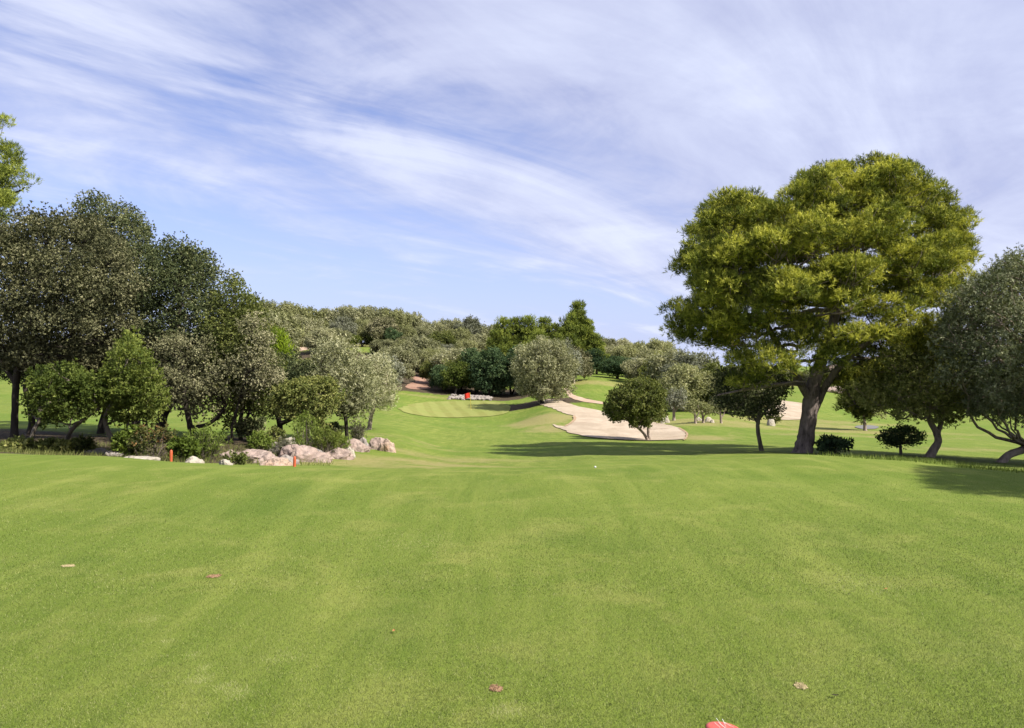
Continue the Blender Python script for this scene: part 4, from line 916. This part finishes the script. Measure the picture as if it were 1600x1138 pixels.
# divots
DIV = [(335,901,.052,.036,'divot','brown divot with crumbs of soil, left part of the tee'),(775,1077,.034,.028,'divot','round dark brown divot near the bottom centre of the tee'),
       (1251,1073,.030,.028,'divot_sand','straw-coloured bare spot above right of the red marker'),(106,885,.05,.024,'divot_sand','faint pale bare spot at the far left of the tee')]
DIVW = []
for k, (px, py, rx, ry, mt, lab) in enumerate(DIV):
    rngd = np.random.default_rng(400+k); x, y = ground_at(px, py, 2.6, 12); DIVW.append((x, y, rx))
    V = [(0, 0, .004)]; n = 26; rr = [1+.25*rngd.normal()*.6 for _ in range(n)]
    for ring in (.55, 1):
        for i in range(n): a = 2*math.pi*i/n; V.append((rx*ring*rr[i]*math.cos(a), ry*1.3*ring*rr[i]*math.sin(a), .005 if ring < 1 else .0035))
    Fc = [[0, 1+i, 1+(i+1) % n] for i in range(n)] + [[1+i, 1+n+i, 1+n+(i+1) % n, 1+(i+1) % n] for i in range(n)]
    for _ in range(60):                  # crumbs
        a = rngd.random()*6.28; r = rngd.random()**.5*1.05; s = rngd.uniform(.0015, .0042); k0 = len(V); c = np.array([rx*r*math.cos(a), ry*1.3*r*math.sin(a), .006])
        for d in ((1,0,0),(0,1,0),(-1,0,0),(0,-1,0),(0,0,1.2)): V.append(tuple(c+np.array(d)*s*rngd.uniform(.7, 1.3)))
        Fc += [[k0, k0+1, k0+4], [k0+1, k0+2, k0+4], [k0+2, k0+3, k0+4], [k0+3, k0, k0+4]]
    tag(mesh_py('divot', V, Fc, M[mt], loc=(x, y, 0)), lab, 'divot', 'divots in the tee')
for k, (px, py, lab) in enumerate([(1384,924,'small orange dead leaf on the right part of the tee'), (615,990,'tiny tan dead leaf left of the tee centre'), (1305,1092,'tiny dark fallen twig right of the straw-coloured spot')]):
    x, y = ground_at(px, py, 2.6, 12); L = .016; a = k*1.3+.3
    V = []; Fc = []
    for i, t in enumerate(np.linspace(-1, 1, 7)):
        wd = L*.42*(1-t*t)**.6 + .0006
        for s in (-1, 0, 1): V.append((t*L*math.cos(a)-s*wd*math.sin(a), t*L*math.sin(a)+s*wd*math.cos(a), .014 + .004*t*t + (.003 if s else 0)))
    for i in range(6):
        for s in (0, 1): Fc.append([i*3+s, i*3+s+1, i*3+s+4, i*3+s+3])
    tag(mesh_py('fallen_leaf', V, Fc, M['leaf_dead' if k < 2 else 'bark_dark'], loc=(x, y, 0)), lab, 'leaf')

# ------------------------------------------------------------------ blades of grass
def mat_blade():
    m, nt = new_mat('grass_blade'); b = NB(nt)
    tc = b.n('ShaderNodeTexCoord'); c, fine, med = grass_nodes(b, tc)
    at = b.n('ShaderNodeAttribute', attribute_name='tint').outputs['Fac']
    c = b.mix(b.ramp(at, [(0, 1), (.3, 0)]), c, (.04, .075, .010)); c = b.mix(b.ramp(at, [(.7, 0), (1.0, 1)]), c, (.34, .34, .15))
    p = b.principled(c, .6, .25); tr = b.n('ShaderNodeBsdfTranslucent'); b.l(c, tr.inputs['Color'])
    mx = b.n('ShaderNodeMixShader'); mx.inputs[0].default_value = .3; b.l(p.outputs[0], mx.inputs[1]); b.l(tr.outputs[0], mx.inputs[2]); b.out(mx.outputs[0]); return m
M['blade'] = mat_blade()
WORN = [(237,968,.07),(262,1003,.04),(300,1025,.05),(318,1045,.05),(312,1062,.07),(350,1075,.06),(372,1084,.07),(790,1110,.08),(1180,968,.05),(650,845,.4),(1350,912,.3),(445,1028,.12)]
WORNW = [(*ground_at(a, c, 2.6, 12), r) for a, c, r in WORN]
def blades(n, y0, y1, h, wd, seed):
    r = np.random.default_rng(seed)
    y = y0*(y1/y0)**r.random(n); x = (r.random(n)-.5)*2*y*.74
    keep = r.random(n) > np.clip((y-7.0)/4.6, 0, 1)
    for a, c, q in DIVW: keep &= np.hypot((x-a)/q, (y-c)/q/.8) > .9
    keep &= np.hypot((x-mx)/.082, (y-my)/.066) > 1
    x, y = x[keep], y[keep]; n = len(x); z = tz(x, y)
    a = r.random(n)*6.283; lean = .3+.7*r.random(n); hh = h*(.5+.8*r.random(n))
    tip = np.stack([x+np.cos(a)*hh*lean, y+np.sin(a)*hh*lean, z+hh*(1-.45*lean)], 1)
    b_ = a + 1.57 + r.normal(size=n)*.6; dx = np.cos(b_)*wd/2; dy = np.sin(b_)*wd/2
    V = np.stack([np.stack([x-dx, y-dy, z-.002], 1), np.stack([x+dx, y+dy, z-.002], 1), tip], 1).reshape(-1, 3)
    t = np.clip(.52 + r.normal(size=n)*.23, 0, 1)
    for a_, c_, q_ in WORNW:
        m_ = np.hypot(x-a_, (y-c_)) < q_*(.4+.9*r.random(n)); t = np.where(m_ & (r.random(n) < (.9 if q_ < .1 else .45)), .88+.12*r.random(n), t)
    return V, np.arange(n*3).reshape(-1, 3), np.repeat(t, 3)
A_ = blades(330000, 2.7, 5.0, .014, .0026, 1); B_ = blades(330000, 5.0, 11.6, .014, .0045, 2)
V = np.vstack([A_[0], B_[0]]); q_ = np.vstack([A_[1], B_[1]+len(A_[0])]); t_ = np.concatenate([A_[2], B_[2]])
tag(mesh_np('lawn_grass', V, q_, M['blade'], None, tint=t_, tri=True), 'short mown grass blades covering the near tee', 'grass', kind='stuff')
def tufts(name, label, pts, h, leafm, seed, per=16, sp=.12):
    r = np.random.default_rng(seed); pts = np.array(pts); n = len(pts)*per; i = np.repeat(np.arange(len(pts)), per)
    x = pts[i, 0]+r.normal(size=n)*sp; y = pts[i, 1]+r.normal(size=n)*sp; z = tz(x, y); a = r.random(n)*6.283; hh = h*(.35+.9*r.random(n)); ln = .15+.6*r.random(n)
    tip = np.stack([x+np.cos(a)*hh*ln, y+np.sin(a)*hh*ln, z+hh*(1-.3*ln)], 1); wdt = .006+.012*r.random(n)
    V = np.stack([np.stack([x-wdt/2, y, z-.01], 1), np.stack([x+wdt/2, y, z-.01], 1), tip], 1).reshape(-1, 3)
    tag(mesh_np(name, V, np.arange(n*3).reshape(-1, 3), M[leafm], None, tint=np.repeat(np.clip(.5+r.normal(size=n)*.25, 0, 1), 3), tri=True), label, 'grass', kind='stuff')
r_ = np.random.default_rng(9)
def edgeD(px): return float(np.interp(px, sorted(COLS), [COLS[k][0] for k in sorted(COLS)]))
P_ = []
for _ in range(170):
    px = 1290 + 330*r_.random(); d = edgeD(px) + .25 + r_.random()*1.0; P_.append(((px-800)/F*d, d))
tufts('rough_grass', 'thin strip of long dry grass along the right tee edge', P_, .10, 'shrub', 10, 6)
P_ = []
for _ in range(650):
    px = -20 + 530*r_.random()**1.25; d = 15.6 + (1.2 if px > 330 else 0) + r_.random()*(7 if px > 150 else 6); P_.append(((px-800)/F*d, d))
tufts('undergrowth', 'low weeds and grass covering the ditch floor between the rocks', P_, .14, 'oak_green', 11, 12, .16)  # dark oak leaf colour puts the grove's shade into the weeds
# ------------------------------------------------------------------ camera, sun, sky
cam = bpy.data.objects.new('camera', bpy.data.cameras.new('camera')); COL.objects.link(cam)
cam.location = (0, 0, CAMZ); cam.rotation_euler = (math.radians(90), 0, 0)
cam.data.sensor_width = 36; cam.data.lens = F/1600*36; cam.data.shift_y = -(569-HY)/1600
cam.data.clip_start = .05; cam.data.clip_end = 8000
scene.camera = cam
sl = bpy.data.lights.new('sun', 'SUN'); sl.energy = 5.0; sl.angle = math.radians(.6); sl.color = (1, .94, .84)
so = bpy.data.objects.new('sun', sl); COL.objects.link(so)
el = math.radians(SUN_EL); sd = Vector((SUN_DIR[0]*math.cos(el), SUN_DIR[1]*math.cos(el), math.sin(el)))
so.rotation_euler = sd.to_track_quat('Z', 'Y').to_euler(); so.location = (20, -10, 30)
w = bpy.data.worlds.new('World'); scene.world = w; w.use_nodes = True
nt = w.node_tree; nt.nodes.clear(); b = NB(nt)
sky = b.n('ShaderNodeTexSky', sky_type='NISHITA'); sky.sun_disc = False
sky.sun_elevation = el; sky.sun_rotation = math.atan2(SUN_DIR[0], SUN_DIR[1])
sky.air_density = 1.0; sky.dust_density = .6; sky.ozone_density = 2.0
tc = b.n('ShaderNodeTexCoord'); sx = b.n('ShaderNodeSeparateXYZ'); b.l(tc.outputs['Generated'], sx.inputs[0])
# project the direction onto a high cloud sheet
dz = b.math('ADD', b.math('MAXIMUM', sx.outputs['Z'], 0.0), .16)
cx = b.n('ShaderNodeCombineXYZ'); b.l(b.math('DIVIDE', sx.outputs['X'], dz), cx.inputs['X']); b.l(b.math('DIVIDE', sx.outputs['Y'], dz), cx.inputs['Y'])
pv = cx.outputs[0]
def sky_noise(ang, sc, al, detail, rough, loc=(0,0,0), dist=0.0):
    v = b.mapping(pv, (1, 1, 1), (0, 0, math.radians(-ang)))
    return b.noise(b.mapping(v, (al, 1, 1), loc=loc), sc, detail, rough, dist)
warp = b.noise(pv, .9, 4, .55)
streak = sky_noise(46, 1.9, .30, 8, .60, (3.1, 1.7, 0), .9)
fibre = sky_noise(40, 5.0, .22, 7, .62, (1.2, 6.1, 0), 1.2)
big = sky_noise(50, .75, .5, 5, .55, (7.4, 2.2, 0), .3)
soft = b.noise(b.mapping(pv, loc=(4.2, 8.8, 0)), 1.5, 6, .6, .6)
qv = b.mapping(pv, (1, 1, 1), (0, 0, math.radians(-46))); qs = b.n('ShaderNodeSeparateXYZ'); b.l(qv, qs.inputs[0])
q = qs.outputs['Y']                           # grows to the left of the streaks
bias = b.math('MULTIPLY', b.math('SUBTRACT', 1.15, q), .15)
s1 = b.math('ADD', b.math('MULTIPLY', streak, .80), b.math('MULTIPLY', big, .70))
s1 = b.math('ADD', s1, b.math('MULTIPLY', fibre, .15)); s1 = b.math('ADD', s1, b.math('MULTIPLY', soft, .50))
s1 = b.math('ADD', s1, bias)
dens = b.ramp(s1, [(.0, 0), (1, 1)])
dens = b.n('ShaderNodeMapRange'); b.l(s1, dens.inputs['Value']); dens.inputs['From Min'].default_value = .70; dens.inputs['From Max'].default_value = 1.10
dens.interpolation_type = 'SMOOTHSTEP'
bright = b.n('ShaderNodeMapRange'); b.l(b.math('ADD', b.math('MULTIPLY', streak, .7), b.math('MULTIPLY', soft, .5)), bright.inputs['Value'])
bright.inputs['From Min'].default_value = .48; bright.inputs['From Max'].default_value = .74
ccol = b.mix(bright.outputs[0], (4.4, 4.7, 6.7), (6.9, 7.3, 8.9))
# blue sky: Nishita pulled a little towards violet
skc = b.mix(1.0, sky.outputs[0], (1.20, 1.15, 1.50), 'MULTIPLY')
hz = b.n('ShaderNodeMapRange'); b.l(sx.outputs['Z'], hz.inputs['Value']); hz.inputs['From Min'].default_value = 0.0; hz.inputs['From Max'].default_value = .33
skc = b.mix(b.math('MULTIPLY', b.math('SUBTRACT', 1.0, hz.outputs[0]), .85), skc, (4.7, 5.45, 8.3))
cl = b.mix(b.math('MULTIPLY', dens.outputs[0], .86), skc, ccol)
bg = b.n('ShaderNodeBackground'); bg.inputs['Strength'].default_value = .062; b.l(cl, bg.inputs['Color'])
ow = b.n('ShaderNodeOutputWorld'); b.l(bg.outputs[0], ow.inputs['Surface'])
vs = scene.view_settings; vs.view_transform = 'Standard'; vs.look = 'None'; vs.exposure = 1.0; vs.gamma = 1; vs.use_curve_mapping = False
scene.render.engine = 'CYCLES'; scene.cycles.max_bounces = 6; scene.cycles.transparent_max_bounces = 4
